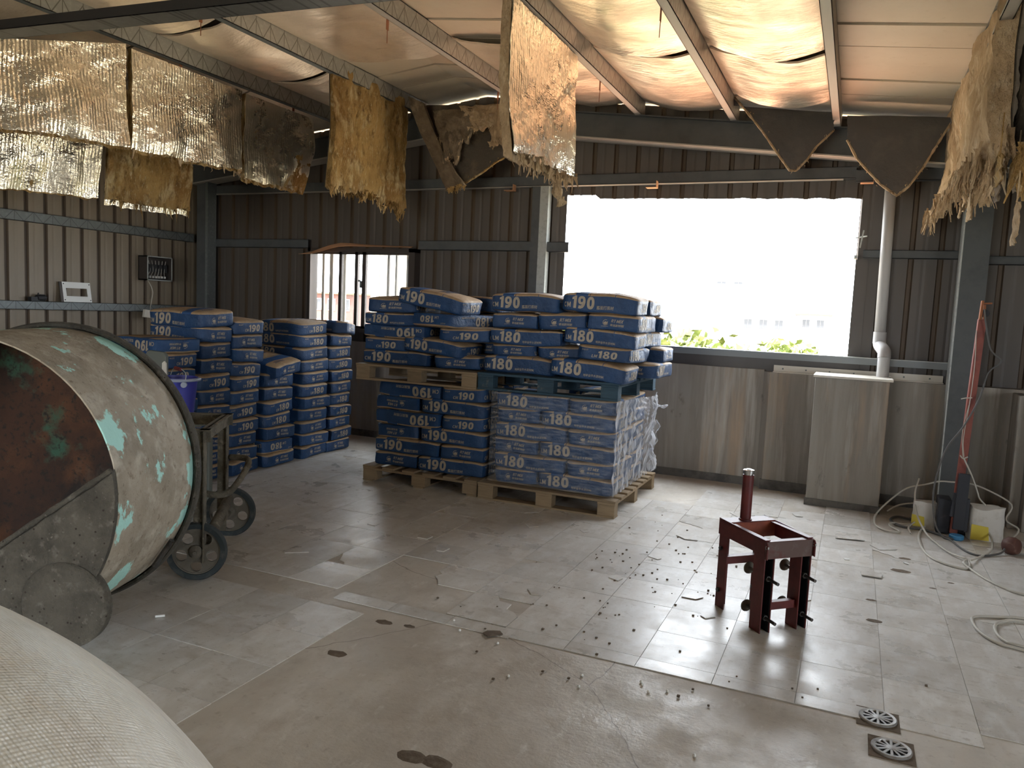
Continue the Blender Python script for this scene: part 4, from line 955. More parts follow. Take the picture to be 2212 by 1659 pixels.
ur('L', 'G', -2.70, -2.31, 1.40, 1.52, 'mortar bag, logo end, fourth layer left, upper right pallet', pl=5.68)
ur('L', 'G', -2.30, -1.895, 1.405, 1.535, 'mortar bag, logo end, fourth layer middle, upper right pallet', pl=5.67)
ur('L', 'G', -1.885, -1.485, 1.42, 1.545, 'mortar bag, logo end, fourth layer right, upper right pallet', pl=5.67, tilt=-2)
ur('C', 'L', -2.715, -2.12, 1.535, 1.665, 'mortar bag, side reading 190, top left of the upper right pallet', pl=5.67, var=3, top=True)
ur('C', 'L', -2.10, -1.50, 1.55, 1.685, 'mortar bag, side reading 190, top right of the upper right pallet', pl=5.66, tilt=-1.5, var=3, top=True)
for k_, fc, a, b, z0, z1, px_, lb in (('L', 'L', 6.08, 6.70, 1.04, 1.16, -1.42, 'bottom layer'), ('L', 'G', 6.30, 6.70, 1.165, 1.285, -1.42, 'second layer'), ('L', 'L', 6.08, 6.68, 1.29, 1.41, -1.53, 'third layer'), ('L', 'N', 6.32, 6.72, 1.415, 1.54, -1.44, 'fourth layer'), ('C', 'N', 6.10, 6.50, 1.545, 1.675, -1.50, 'top layer')):
    ur(k_, fc, a, b, z0, z1, f'mortar bag at the back right, {lb} of the upper right pallet', 'R', px_)
# ---- film wrapped bags on the lower right pallet
G6 = 'mortar bags under stretch film on the lower right pallet'; z = .146
for i in range(6):
    a, b = ('G', 'L') if i % 2 == 0 else ('L', 'G'); xs = -2.235 if a == 'G' else -1.998
    bag('L', a, 'F', -2.615, xs-.005, z, z+h-.002, 5.66, lab('L', a, 0, i, 6, 'film wrapped stack left half'), G6)
    bag('L', b, 'F', xs+.002, -1.612, z, z+h-.002, 5.66, lab('L', b, 0, i, 6, 'film wrapped stack right half'), G6, var=1)
    if i % 2 == 0: bag('L', 'L', 'R', 6.10, 6.70, z, z+h-.002, -1.64, lab('L', 'L', 0, i, 6, 'film wrapped stack back right'), G6)
    else: bag('L', 'N', 'R', 6.30, 6.72, z, z+h-.002, -1.64, lab('L', 'N', 0, i, 6, 'film wrapped stack back right'), G6)
    z += h
ft = thing('stretch_film', 'clear crinkled stretch film wrapped round the lower right bag stack', 'film', (-2.1, 6.2, .15))
def ff(u, v):
    x = -2.65+1.06*u; z = .15+.735*v; lay = .5+.5*math.cos(2*PI*(z-.146)/h)
    return (x, 5.640-.006*abs(nz(x*7, z*5))+.012*lay*0-.004*nz(x*22, z*22), z)
mb = MB(); mb.grid(ff, 50, 40); build(mb, 'film_front', 'film', ft, smooth=True)
kn = Vector((-1.44, 6.40, .80))
def fr_(u, v):
    y = 5.64+1.12*u; z = .15+.735*v
    d = math.hypot((y-kn.y)*.9, z-kn.z); cone = max(0, 1-d/.62)**1.7
    ang = math.atan2(z-kn.z, y-kn.y); ple = .010*math.sin(ang*30+2*nz(y*4, z*4))*min(1, d*4)*(.3+cone)+.004*math.sin((y*1.0+z*.7)*60+3*nz(y*3, z*3))
    return (-1.60+.14*cone+ple+.012*nz(y*5, z*7), y, z)
mb = MB(); mb.grid(fr_, 110, 80); build(mb, 'film_side', 'filmside', ft, smooth=True)
mb = MB(); mb.tube(smooth_pts([(-1.50, 6.40, .80), (-1.45, 6.41, .80), (-1.42, 6.43, .795), (-1.39, 6.45, .81)]), .02, 8, rr=[.028, .022, .018, .013, .009, .008, .012, .015, .018, .015, .012, .008, .004]); build(mb, 'film_knot', 'filmside', ft, smooth=True)
mb = MB()
def fl2(u, v): return (-1.56+.07*nz(u*3, v*4, 2)+.02*nz(u*9, v*11), 6.66+.24*u*(.7+.4*nz(v*4, 3)), .17+.46*v)
mb.grid(fl2, 10, 24); build(mb, 'film_tail', 'filmside', ft, smooth=True)

# ================================================================= MORTAR MIXER
nA = Vector((.367, -.93, .008)).normalized(); CB = Vector((-3.277, 2.355, .753)); LD = .59; CF = CB+nA*LD
E1 = Vector((.93, .367, 0)).normalized(); E2 = nA.cross(E1)*-1
if E2.z < 0: E2 = -E2
mx = thing('mortar_mixer', 'big tilted grey drum mixer crusted with cement at the left', 'mixer', (CB.x, CB.y, 0))
def dl(prof, n=72, **k): mb = MB(); mb.lathe(prof, CB, nA, n, **k); return mb
mb = dl([(.622, -.02), (.624, .012), (.619, .3), (.609, LD), (.603, LD), (.612, .3), (.615, -.02)]); build(mb, 'drum_shell', 'drum', mx, smooth=True, auto=50)
mb = dl([(.630, .004), (.642, .012), (.650, .0), (.650, -.03), (.64, -.045), (.62, -.03)], 96); build(mb, 'drum_rim', 'crust', mx, smooth=True, auto=50)
mb = dl([(.613, .002), (.611, .3), (.601, LD-.003)]); mb.lathe([(.60, .02), (.3, -.01), (.0, -.02)], CB, nA, 48); build(mb, 'drum_lining', 'rust', mx, smooth=True, auto=40)
mb = dl([(.62, -.02), (.40, -.06), (0, -.07)]); build(mb, 'drum_back', 'drum', mx, smooth=True)
def fp(a, b, d=0): return CF+E1*a+E2*b+nA*d
# lower cover plate: the part of the front disc below the slanting chord
s_, c0 = .75, -.297
pl = []; rr_ = .609
for k in range(0, 121):
    t = 2*PI*k/120; a, b = rr_*math.cos(t), rr_*math.sin(t)
    if b <= s_*a+c0: pl.append((t if t > PI/4 else t+2*PI, a, b))
pl.sort(); poly = [fp(a, b, .004) for _, a, b in pl]
mb = MB(); mb.ext(poly, nA*.022); build(mb, 'cover_plate', 'crust', mx)
a0_, b0_ = pl[0][1:]; a1_, b1_ = pl[-1][1:]
mb = MB(); P = [fp(a0_+(a1_-a0_)*k/24, b0_+(b1_-b0_)*k/24, .03+.006*nz(k*.7, 1)) for k in range(25)]; mb.tube(P, .012, 6, rr=[.011+.006*nz(k*.8, 2) for k in range(25)]); build(mb, 'plate_lip', 'crust', mx, smooth=True)
mb = MB(); mb.lathe([(0, .016), (.12, .018), (.160, .014), (.168, .006), (.168, -.03), (0, -.03)], fp(.415, -.405, .024), nA, 40); build(mb, 'hub_cap', 'crust', mx, smooth=True, auto=40)
mb = MB(); th = [R(-27), R(-40)]; p_, q_ = [CB+nA*.10+(E1*math.cos(t)+E2*math.sin(t))*.648 for t in th]; mb.tube([p_, q_], .012, 10); build(mb, 'locking_rod', 'steel', mx)
mb = MB(); mb.box(-3.42, -3.12, 2.05, 2.45, 0, .05); mb.bar((-3.18, 2.1, .04), (-3.18, 2.12, .17), .09, .06); mb.bar((-3.3, 2.35, .04), (-3.32, 2.36, .15), .09, .06); build(mb, 'foot', 'crust', mx)
LA, LB_ = Vector((-3.15, 3.10, 0)), Vector((-3.475, 3.60, 0)); off = Vector((-.42, -.27, 0))
for p in (LA, LB_, LA+off, LB_+off):
    mb = MB(); d = (LB_-LA).normalized(); e = off.normalized()
    mb.bar(p+Vector((0, 0, .10 if p in (LA, LA+off) else .17)), p+Vector((0, 0, .83)), .006, .062, up=d); mb.bar(p+e*.03+Vector((0, 0, .10)), p+e*.03+Vector((0, 0, .83)), .006, .055, up=e)
    build(mb, 'leg', 'frame', mx, org=p)
for a, b in ((LA, LB_), (LB_, LB_+off), (LA+off, LB_+off), (LA, LA+off)):
    mb = MB(); d = (b-a).normalized(); z = Vector((0, 0, .80)); mb.bar(a-d*.03+z, b+d*.03+z, .008, .07); mb.bar(a-d*.03+Vector((0, 0, .832)), b+d*.03+Vector((0, 0, .832)), .05, .006); build(mb, 'top_rail', 'frame', mx)
mb = MB(); mb.tube(smooth_pts([(-3.46, 3.61, .565), (-3.33, 3.60, .575), (-3.27, 3.56, .555), (-3.20, 3.42, .50), (-3.15, 3.27, .452), (-3.19, 3.18, .455), (-3.30, 3.20, .46)], 5), .019, 10); build(mb, 'handle_bar', 'frame', mx, smooth=True)
mb = MB(); mb.tube([(-3.47, 3.61, .30), (-3.17, 3.13, .20)], .030, 12); build(mb, 'brace', 'frame', mx, smooth=True)
W1, W2 = Vector((-3.184, 3.08, .163)), Vector((-3.62, 3.78, .16)); wax = (W1-W2).normalized()
mb = MB(); mb.tube([W1, W2], .016, 10); mb.bar(LA+off*.5+Vector((0, 0, .2)), LB_+off*.5+Vector((0, 0, .2)), .05, .05); mb.bar(CB-nA*.05+Vector((0, 0, -.35)), LA+off*.7+Vector((0, 0, .3)), .07, .07); mb.bar(CB-nA*.05+Vector((0, 0, .05)), LA+off*.7+Vector((0, 0, .75)), .07, .07)
build(mb, 'axle', 'frame', mx)
def wheel(c):
    w_ = MB(); Rw = .160; w_.lathe([(Rw-.032, -.021), (Rw-.006, -.024), (Rw, -.012), (Rw, .012), (Rw-.006, .024), (Rw-.032, .021), (Rw-.036, 0), (Rw-.032, -.021)], c, wax, 48)
    o = build(w_, 'wheel', 'tyre', mx, smooth=True, auto=50)
    d = MB(); e1 = wax.cross(Vector((0, 0, 1))).normalized(); e2 = wax.cross(e1); ro, ri, hr, hc = .128, .028, .0315, .083
    for s in range(5):
        a = 2*PI*s/5+.3
        hcx, hcy = hc*math.cos(a), hc*math.sin(a); inn = []; out = []
        for k in range(24):
            ph = 2*PI*k/24; dx, dy = math.cos(ph), math.sin(ph); inn.append((hcx+hr*dx, hcy+hr*dy)); t = hr
            while t < .2:
                x, y = hcx+dx*t, hcy+dy*t; r = math.hypot(x, y); da = (math.atan2(y, x)-a+PI) % (2*PI)-PI
                if r > ro or r < ri or abs(da) > PI/5: break
                t += .001
            out.append((hcx+dx*t, hcy+dy*t))
        for f, sg in ((.009, 1), (-.009, -1)):
            vs = [c+e1*x+e2*y+wax*f for x, y in inn+out]; fs = [((k, (k+1) % 24, 24+(k+1) % 24, 24+k) if sg > 0 else (k, 24+k, 24+(k+1) % 24, (k+1) % 24)) for k in range(24)]
            d.add(vs, fs)
        vs = [c+e1*x+e2*y+wax*f for f in (.009, -.009) for x, y in inn]; d.add(vs, [(k, (k+1) % 24, 24+(k+1) % 24, 24+k) for k in range(24)])
    d.lathe([(.128, -.014), (.120, -.014), (.120, .014), (.128, .014)], c, wax, 48)
    build(d, 'wheel_disc', 'hub', o)
    h_ = MB(); h_.lathe([(.036, -.02), (.036, .02), (.022, .034), (.010, .036), (.010, .046), (0, .046)], c, wax, 20); build(h_, 'hub', 'hub', o, smooth=True, auto=40)
    return o
wheel(W1); wheel(W2)

# ---- bucket, plastic housing behind the mixer
bt = thing('bucket', 'blue plastic bucket with a wire handle standing behind the mixer drum', 'bucket', (-4.39, 4.06, .66))
mb = MB(); mb.lathe([(0, .66), (.105, .66), (.135, .945), (.138, .965), (.130, .965), (.125, .94), (.10, .68), (0, .675)], (-4.39, 4.06, 0), (0, 0, 1), 32); build(mb, 'body', 'bucket', bt, smooth=True, auto=40)
mb = MB(); mb.lathe([(.134, .938), (.156, .942), (.158, .956), (.138, .962)], (-4.39, 4.06, 0), (0, 0, 1), 32); build(mb, 'rim', 'lid', bt, smooth=True)
mb = MB(); mb.tube(smooth_pts([(-4.25, 4.0, .95), (-4.27, 4.02, 1.0), (-4.36, 4.05, 1.03), (-4.47, 4.10, 1.02), (-4.53, 4.12, .95)]), .003, 6); build(mb, 'handle', 'zincl', bt)
mb = MB(); mb.tube([(-4.41, 4.06, 1.027), (-4.33, 4.035, 1.022)], .014, 8); build(mb, 'grip', 'red', bt, label='red grip')
mb = MB(); mb.lathe([(0, 0), (.02, 0), (.02, .03), (0, .03)], (-4.25, 3.99, .925), (.6, -.8, 0), 12); build(mb, 'handle_pin', 'lid', bt)
mb = MB(); mb.ext([(-4.50, 4.02, .80), (-4.42, 4.0, .80), (-4.44, 4.0, 1.06), (-4.455, 4.0, 1.075), (-4.475, 4.0, 1.06)], (0, .01, 0)); build(mb, 'scraper', 'cream', None, 'pale flat scraper standing upright in the blue bucket', 'tool')
mb = MB()
mb.ext([(-4.80, 4.13, 0), (-4.60, 4.13, 0), (-4.585, 4.13, 1.10), (-4.61, 4.13, 1.125), (-4.76, 4.13, 1.13), (-4.79, 4.13, 1.10)], (0, .03, 0)); mb.box(-4.80, -4.585, 3.92, 3.95, 0, .64); mb.box(-4.8, -4.21, 3.90, 4.22, .62, .655); mb.box(-4.25, -4.21, 3.90, 3.94, 0, .62); mb.box(-4.25, -4.21, 4.18, 4.22, 0, .62); mb.box(-4.80, -4.77, 3.9, 4.22, 0, .63)
build(mb, 'plastic_chair', 'crate', None, 'grey green plastic chair carrying the blue bucket behind the mixer', 'chair', bevel=.006)

# ================================================================= FOREGROUND SACK
def sk(u, v):
    th = u*2*PI; ph = v*PI*.5+ (0 if v < 1 else 0); cz = .45; rx, ry, rz = .898, .657, .75
    if v <= .6:
        t = (1-v/.6)*PI/2; r = math.cos(t); z = cz+rz*math.sin(t)
    else:
        f = (v-.6)/.4; r = 1-.05*f*f; z = cz*(1-f)
    k = 1+.006*nz(math.cos(th)*3, math.sin(th)*3, z*3)+.004*nz(math.cos(th)*9, math.sin(th)*9, z*5)
    return (-1.234+rx*r*k*math.cos(th), .364+ry*r*k*math.sin(th), z)
sb = thing('bulk_sack', 'huge full white woven sack filling the bottom left corner', 'sack', (-1.234, .364, 0))
mb = MB(); mb.grid(sk, 90, 50); build(mb, 'sack_body', 'sack', sb, smooth=True, org=(-1.234, .364, 0))
mb = MB()
for a in (.9, 2.4, 3.9, 5.4):
    c = Vector((-1.234+.62*math.cos(a), .364+.45*math.sin(a), .0)); z = .45+.75*math.sqrt(max(0, 1-(.62/.9)**2))
    if c.x > -1.2 and c.y > .3: continue
    mb.tube(smooth_pts([(c.x, c.y, z-.02), (c.x-.03, c.y-.03, z+.12), (c.x-.09, c.y-.06, z+.13), (c.x-.13, c.y-.08, z-.10)]), .012, 6)
build(mb, 'lifting_loop', 'sack', sb, kind='stuff')

# ================================================================= RED STEEL STAND
ns = Vector((-.315, 3.905, 0)); ex = Vector((.21, .20, 0)).normalized(); ey = Vector((-.265, .29, 0)).normalized(); SW, SL = .285, .39
rs = thing('steel_stand', 'dark red steel stand on four legs with a round post on the tiled floor', 'stand', tuple(ns+ex*SW/2+ey*SL/2))
def S_(a, b, z): return ns+ex*a+ey*b+Vector((0, 0, z))
def sbox(mb, a0, a1, b0, b1, z0, z1, mi=0):
    vs = [S_(a, b, z) for z in (z0, z1) for b in (b0, b1) for a in (a0, a1)]
    return mb.add(vs, [(0, 2, 3, 1), (4, 5, 7, 6), (0, 1, 5, 4), (2, 6, 7, 3), (0, 4, 6, 2), (1, 3, 7, 5)], mi)
lw = .062; tk = .006
for a0, nm in ((0, 'front'), (SW-lw, 'front')):
    mb = MB(); sbox(mb, a0, a0+tk, 0, .085, .0, .40); sbox(mb, a0+lw-tk, a0+lw, 0, .085, .0, .40); sbox(mb, a0+tk, a0+lw-tk, .079, .085, .0, .40)
    lg = build(mb, 'leg', 'red', rs); mb = MB(); sbox(mb, a0+tk+.001, a0+tk+.003, .006, .078, .004, .398); sbox(mb, a0+lw-tk-.003, a0+lw-tk-.001, .006, .078, .004, .398); sbox(mb, a0+tk+.003, a0+lw-tk-.003, .073, .078, .004, .398); build(mb, 'channel_inside', 'black', lg)  # thin black sheets darken the inside of the open channel
for a0 in (0, SW-lw):
    mb = MB(); sbox(mb, a0, a0+tk, SL-.075, SL, 0, .40); sbox(mb, a0, a0+lw, SL-.006, SL, 0, .40); lg = build(mb, 'leg', 'red', rs)
    mb = MB(); sbox(mb, a0+tk, a0+tk+.002, SL-.070, SL-.012, 0, .36); build(mb, 'leg_face', 'redor', lg, label='orange red inner leg face')
    for z in (.33, .10):
        mb = MB(); mb.lathe([(0, .014), (.011, .014), (.011, 0)], S_(a0-.002, SL-.03, z), -ex, 6); build(mb, 'nut', 'steel', lg)
for a0, a1 in ((-.004, .002), (SW-.002, SW+.004)):
    mb = MB()
    pts = [S_(a0, -.02, .385), S_(a0, -.02, .455), S_(a0, -.012, .468), S_(a0, .02, .478), S_(a0, SL+.006, .488), S_(a0, SL+.006, .40), S_(a0, .06, .40)]
    mb.ext(pts, ex*(a1-a0)); build(mb, 'side_plate', 'red', rs)
    mb = MB(); k = -1 if a0 > 0 else 1; sbox(mb, min(a0, a0+k*.03), max(a0, a0+k*.03), .0, SL, .474, .480); build(mb, 'top_flange', 'red', rs)
mb = MB(); sbox(mb, -.004, SW+.004, -.006, .0, .385, .47); build(mb, 'front_plate', 'plate', rs, label='worn grey brown front plate')
mb = MB(); sbox(mb, .0, SW, -.004, .03, .466, .472); build(mb, 'front_flange', 'red', rs)
mb = MB(); sbox(mb, 0, SW, SL-.006, SL, .40, .484); sbox(mb, 0, SW, SL-.09, SL, .480, .486); build(mb, 'rear_plate', 'red', rs)
mb = MB(); sbox(mb, .0, SW, SL-.095, SL-.088, .40, .482); build(mb, 'cross_plate', 'redor', rs)
for a0 in (-.004, SW-.002):
    mb = MB(); mb.lathe([(.010, 0), (.006, 0), (.006, .008), (.010, .008), (.010, 0)], S_(a0, -.012, .445), ex, 14); build(mb, 'eyelet', 'zincl', rs)
mb = MB(); sbox(mb, lw, SW-lw, .02, .05, .112, .152); build(mb, 'cross_bar', 'red', rs)
mb = MB(); sbox(mb, .006, SW-.006, SL-.05, SL-.012, .245, .285); build(mb, 'cross_bar', 'red', rs)
for a0 in (lw/2, SW-lw/2):
    for z in (.285, .085):
        mb = MB(); mb.tube([S_(a0, -.075, z-.004), S_(a0, .155, z+.002)], .0085, 10); sc = build(mb, 'screw_rod', 'steel', rs)
        mb = MB(); mb.lathe([(0, -.006), (.030, -.004), (.032, .002), (.026, .010), (.010, .016), (.0, .016)], S_(a0, .158, z+.002), ey, 20); build(mb, 'screw_pad', 'hub', sc, smooth=True, auto=40)
        mb = MB(); mb.tube([S_(a0, -.001, z-.003), S_(a0, .012, z-.003)], .015, 6); build(mb, 'nut', 'steel', sc)
pc = S_(SW*.42, SL-.05, 0)
mb = MB(); mb.lathe([(.034, .486), (.034, .492), (.0285, .494), (.0285, .73), (0, .73)], (pc.x, pc.y, 0), (0, 0, 1), 24); build(mb, 'post', 'red', rs, smooth=True, auto=40)
mb = MB(); mb.lathe([(.024, .730), (.024, .736), (.030, .737), (.030, .755), (.026, .758), (.012, .758), (.012, .762), (0, .762)], (pc.x, pc.y, 0), (0, 0, 1), 24); build(mb, 'post_cap', 'chrome', rs, smooth=True, auto=40, label='shiny metal cap')

# ================================================================= RIGHT CORNER
ms = thing('hoist_mast', 'tall leaning red steel mast with cords beside the steel column', 'mast', (.80, 6.6, 0))
mb = MB(); mb.bar((.80, 6.62, .02), (.853, 6.66, 1.635), .052, .062, up=(0, 1, 0)); build(mb, 'mast_tube', mat('mastred', (.23, .055, .035), .55, layers=[('noise', 12, (.15, .03, .025), .45, .68), ('noise', 3, (.30, .10, .06), .55, .7)]), ms)
mb = MB(); mb.bar((.835, 6.63, 1.63), (.842, 6.64, 1.77), .016, .05, up=(0, 1, 0)); mb.bar((.862, 6.65, 1.63), (.862, 6.66, 1.74), .012, .03, up=(0, 1, 0)); mb.bar((.84, 6.64, 1.75), (.905, 6.66, 1.755), .012, .012); build(mb, 'head_bracket', 'rustclip', ms)
mb = MB(); mb.lathe([(0, -.008), (.028, -.008), (.030, 0), (.028, .008), (0, .008)], (.865, 6.65, 1.68), (0, 1, 0), 18); build(mb, 'pulley', 'black', ms, smooth=True, auto=40)
mb = MB(); mb.bar((.822, 6.555, .06), (.832, 6.565, .485), .075, .03, up=(0, 1, 0)); mb.bar((.775, 6.57, .15), (.79, 6.58, .33), .03, .03, up=(0, 1, 0)); mb.bar((.87, 6.56, .05), (.872, 6.57, .30), .025, .04, up=(0, 1, 0)); build(mb, 'mast_foot', 'blackblue', ms, bevel=.004)
mb = MB(); mb.tube(smooth_pts([(.813, 6.58, 1.551), (.825, 6.58, 1.3), (.818, 6.58, 1.017), (.80, 6.57, .75), (.816, 6.57, .61)]), .003, 5); mb.tube(smooth_pts([(.815, 6.575, 1.0), (.79, 6.575, .80), (.806, 6.57, .63), (.818, 6.57, .6)]), .0025, 5); mb.tube(smooth_pts([(.76, 6.58, 1.04), (.79, 6.575, 1.05), (.83, 6.57, 1.055)]), .004, 5); mb.tube(smooth_pts([(.79, 6.57, .62), (.81, 6.56, .60), (.84, 6.565, .615)]), .005, 5); build(mb, 'tie_string', 'cord', ms)
mb = MB(); mb.box(.685, .775, 6.62, 6.80, .0, .265); mb.box(.775, .90, 6.64, 6.78, 0, .15); build(mb, 'winch_box', 'blackblue', None, 'black winch box with yellow marks at the foot of the red mast', 'machine', bevel=.008, org=(.75, 6.7, 0))
mb = MB(); mb.lathe([(.0, .035), (.045, .035), (.050, .03), (.050, .008), (.042, 0), (0, 0)], (.81, 6.49, .0), (0, 0, 1), 20); build(mb, 'blue_cap', 'bluep', None, 'round blue plastic cap on the floor below the red mast', 'cap', smooth=True, auto=40)
def crumple(name, label, c, sz, rot, m1, m2, sd):
    t = thing(name, label, 'bag', c)
    mb = MB(); mb.box(-sz[0]/2, sz[0]/2, -sz[1]/2, sz[1]/2, 0, sz[2])
    mx_ = Matrix.Translation(c) @ Matrix.Rotation(rot, 4, 'Z')
    def f(u, v):
        a = u*2*PI; n_ = 4; sq = 1/max(abs(math.cos(a)), abs(math.sin(a))); r = min(sq, 1.28)
        p = Vector((sz[0]/2*r*math.cos(a)*(1+.10*nz(u*8, v*3, sd)), sz[1]/2*r*math.sin(a), sz[2]*v*(1+.10*nz(u*5, sd)))); return mx_ @ p
    mb = MB(); mb.grid(f, 32, 8); cidx = len(mb.v); top = [mb.v[8*33+i] for i in range(32)]; c2 = sum((Vector(p) for p in top), Vector())/32; mb.v.append(tuple(c2+Vector((0, 0, .01)))); mb.f += [(8*33+i, 8*33+(i+1), cidx) for i in range(32)]; mb.mi += [0]*32
    build(mb, 'paper', m1, t, smooth=True, auto=60)
    mb = MB(); q = [mx_ @ Vector(p) for p in ((-sz[0]/2*1.02, -sz[1]/2*1.04, .01), (sz[0]/2*.1, -sz[1]/2*1.06, .01), (sz[0]/2*.0, -sz[1]/2*1.06, sz[2]*.45), (-sz[0]/2*1.02, -sz[1]/2*1.05, sz[2]*.50))]; mb.ext(q, mx_.to_3x3() @ Vector((0, -.004, 0))); build(mb, 'yellow_panel', m2, t, label='yellow printed panel')
    return t
crumple('paper_bag', 'crumpled white and yellow paper bag left of the red mast foot', (.615, 6.78, 0), (.17, .14, .20), -.1, 'paperw', 'yellow', 3)
crumple('paper_bag', 'crumpled white and yellow paper bag right of the red mast foot', (1.0, 6.62, 0), (.22, .16, .25), .15, 'paperw', 'yellow', 8)
mb = MB(); mb.lathe([(0, -.05), (.045, -.045), (.062, -.02), (.062, .02), (.05, .045), (.02, .055), (0, .055)], (1.12, 6.27, .062), (.8, -.6, .1), 20); k_ = build(mb, 'cable_drum', 'brownm', None, 'small round brown cable plug on the floor near the right edge', 'plug', smooth=True, auto=40)
def cord(pts, r, m, label, g=None, seg=5):
    mb = MB(); mb.tube(smooth_pts(pts, seg), r, 6); return build(mb, 'cord', m, None, label, 'cord', g, smooth=True)
cord([(.54, 6.75, .012), (.47, 6.70, .012), (.38, 6.66, .02), (.37, 6.56, .014), (.43, 6.44, .012), (.345, 6.41, .012), (.272, 6.52, .012), (.26, 6.70, .02), (.285, 6.85, .05), (.377, 6.9, .158), (.484, 6.9, .264), (.612, 6.92, .307), (.712, 6.95, .34), (.797, 6.97, .342), (.907, 6.97, .347), (1.033, 6.95, .32), (1.204, 6.9, .233), (1.17, 6.85, .12), (1.25, 6.8, .07), (1.21, 6.75, .012)], .007, 'cord', 'pale cord arching low behind the red mast foot')
cord([(.847, 6.77, .03), (.774, 6.88, .03), (.667, 6.83, .02), (.579, 6.56, .012), (.547, 6.21, .012), (.576, 5.87, .012), (.665, 5.715, .012), (.773, 5.67, .012), (.81, 5.75, .014), (.809, 5.86, .022), (.775, 5.754, .026), (.803, 5.686, .014), (.873, 5.49, .012), (.952, 5.366, .012), (1.035, 5.3, .012), (1.4, 5.2, .012)], .008, 'cord', 'long pale cord looping over the tiles in front of the red mast')
cord([(.56, 6.86, .36), (.535, 6.80, .25), (.55, 6.65, .12), (.60, 6.4, .04), (.66, 6.2, .02), (.72, 6.0, .018), (.80, 5.86, .03)], .007, 'cord', 'pale cord dropping straight from a hook shape left of the mast')
cord([(.504, 6.432, .012), (.50, 6.6, .02), (.574, 6.75, .05), (.70, 6.80, .12), (.82, 6.75, .16), (.93, 6.7, .16), (1.0, 6.6, .10), (1.03, 6.45, .04), (.99, 6.2, .02), (.89, 6.0, .014), (.83, 5.84, .03)], .007, 'cord', 'pale cord loop lying in front of the paper bags')
cord([(.854, 6.6, 1.709), (.873, 6.6, 1.601), (.919, 6.6, 1.417), (.993, 6.6, 1.334), (.919, 6.6, 1.247), (.878, 6.58, 1.055), (.792, 6.56, .838), (.708, 6.56, .689), (.665, 6.56, .542), (.641, 6.56, .36), (.645, 6.55, .217), (.67, 6.5, .082), (.72, 6.45, .014), (.762, 6.40, .012), (.815, 6.18, .012), (.877, 6.07, .012), (.952, 6.09, .012), (1.05, 6.19, .02), (1.08, 6.24, .05)], .007, 'cordd', 'dark cable hanging from the mast head down to the brown plug')
cord([(.816, 6.57, .60), (.883, 6.57, .467), (.925, 6.57, .36), (.945, 6.58, .31), (.991, 6.60, .262)], .006, 'cord', 'short knotted white cord from the mast to the right paper bag')
cord([(1.4, 4.9, .012), (.959, 4.846, .012), (.868, 4.813, .012), (.72, 4.74, .012), (.692, 4.63, .012), (.716, 4.48, .012), (.777, 4.38, .012), (.875, 4.349, .012), (1.3, 4.2, .012)], .008, 'cord', 'outer pale cord loop on the tiles at the right edge')
cord([(1.4, 4.8, .014), (.948, 4.783, .014), (.851, 4.736, .014), (.799, 4.651, .014), (.786, 4.536, .012), (.811, 4.432, .012), (.879, 4.375, .02), (1.3, 4.26, .014)], .008, 'cord', 'inner pale cord loop on the tiles at the right edge')
cord([(.52, 6.9, .02), (.60, 6.85, .012), (.45, 6.95, .012), (.38, 6.8, .012), (.45, 6.62, .012), (.62, 6.60, .012), (.78, 6.42, .012)], .009, 'cordd', 'black cable tangled on the floor left of the mast')
cord([(.36, 6.97, .04), (.45, 7.0, .10), (.60, 7.02, .13), (.72, 6.98, .12)], .007, 'cord', 'short pale cord arc against the back wall near the pier')

# pvc pipe
pp = thing('drain_pipe', 'grey plastic pipe running down beside the big opening to the pier', 'pipe', (.245, 7.32, 1.118))
mb = MB(); mb.tube([(.180, 7.46, 2.88), (.20, 7.46, 1.46)], .046, 20); build(mb, 'upper_pipe', 'pvc', pp, smooth=True)
mb = MB(); mb.tube([(.20, 7.46, 1.50), (.20, 7.46, 1.40)], .053, 20); mb.tube(smooth_pts([(.20, 7.46, 1.44), (.205, 7.45, 1.39), (.225, 7.39, 1.36), (.242, 7.34, 1.335), (.245, 7.32, 1.28)], 4), .053, 20); build(mb, 'elbow', 'pvc', pp, smooth=True, auto=50)
mb = MB(); mb.tube([(.245, 7.32, 1.118), (.245, 7.32, 1.29)], .049, 20); build(mb, 'lower_pipe', 'pvc', pp, smooth=True, auto=50)

# ================================================================= LEFT WALL FITTINGS
mbx = thing('meter_box', 'open dark electric box with cable mounted near the corner of the left wall', 'electric box', (-7.67, 6.75, 1.70))
mb = MB(); x0, x1, y0, y1, z0, z1 = -7.745, -7.60, 6.58, 6.94, 1.70, 1.985
mb.box(x0, x1, y0, y0+.012, z0, z1); mb.box(x0, x1, y1-.012, y1, z0, z1); mb.box(x0, x1, y0, y1, z0, z0+.012); mb.box(x0, x1, y0, y1, z1-.012, z1); mb.box(x0, x0+.01, y0, y1, z0, z1); build(mb, 'case', 'alu', mbx)
mb = MB()
for a in ((y0, y0+.012, z0, z1), (y1-.012, y1, z0, z1), (y0, y1, z0, z0+.012), (y0, y1, z1-.012, z1)): mb.box(x1, x1+.004, *a)
build(mb, 'front_edge', 'zincl', mbx)
for k in range(4):
    mb = MB(); mb.box(x0+.02, x1-.03, y0+.05+.07*k, y0+.105+.07*k, z0+.10, z0+.19); build(mb, 'breaker', 'black', mbx)
for k in range(7):
    mb = MB(); mb.box(x0+.02, x1-.05, y0+.03+.043*k, y0+.055+.043*k, z0+.03, z0+.055); build(mb, 'terminal', 'paperw', mbx)
mb = MB()
for k in range(6): mb.tube(smooth_pts([(x1-.05, y0+.04+.05*k, z0+.05), (x1-.03, y0+.07+.04*k, z0+.12), (x1-.05, y0+.06+.05*k, z1-.05)]), .003, 5)
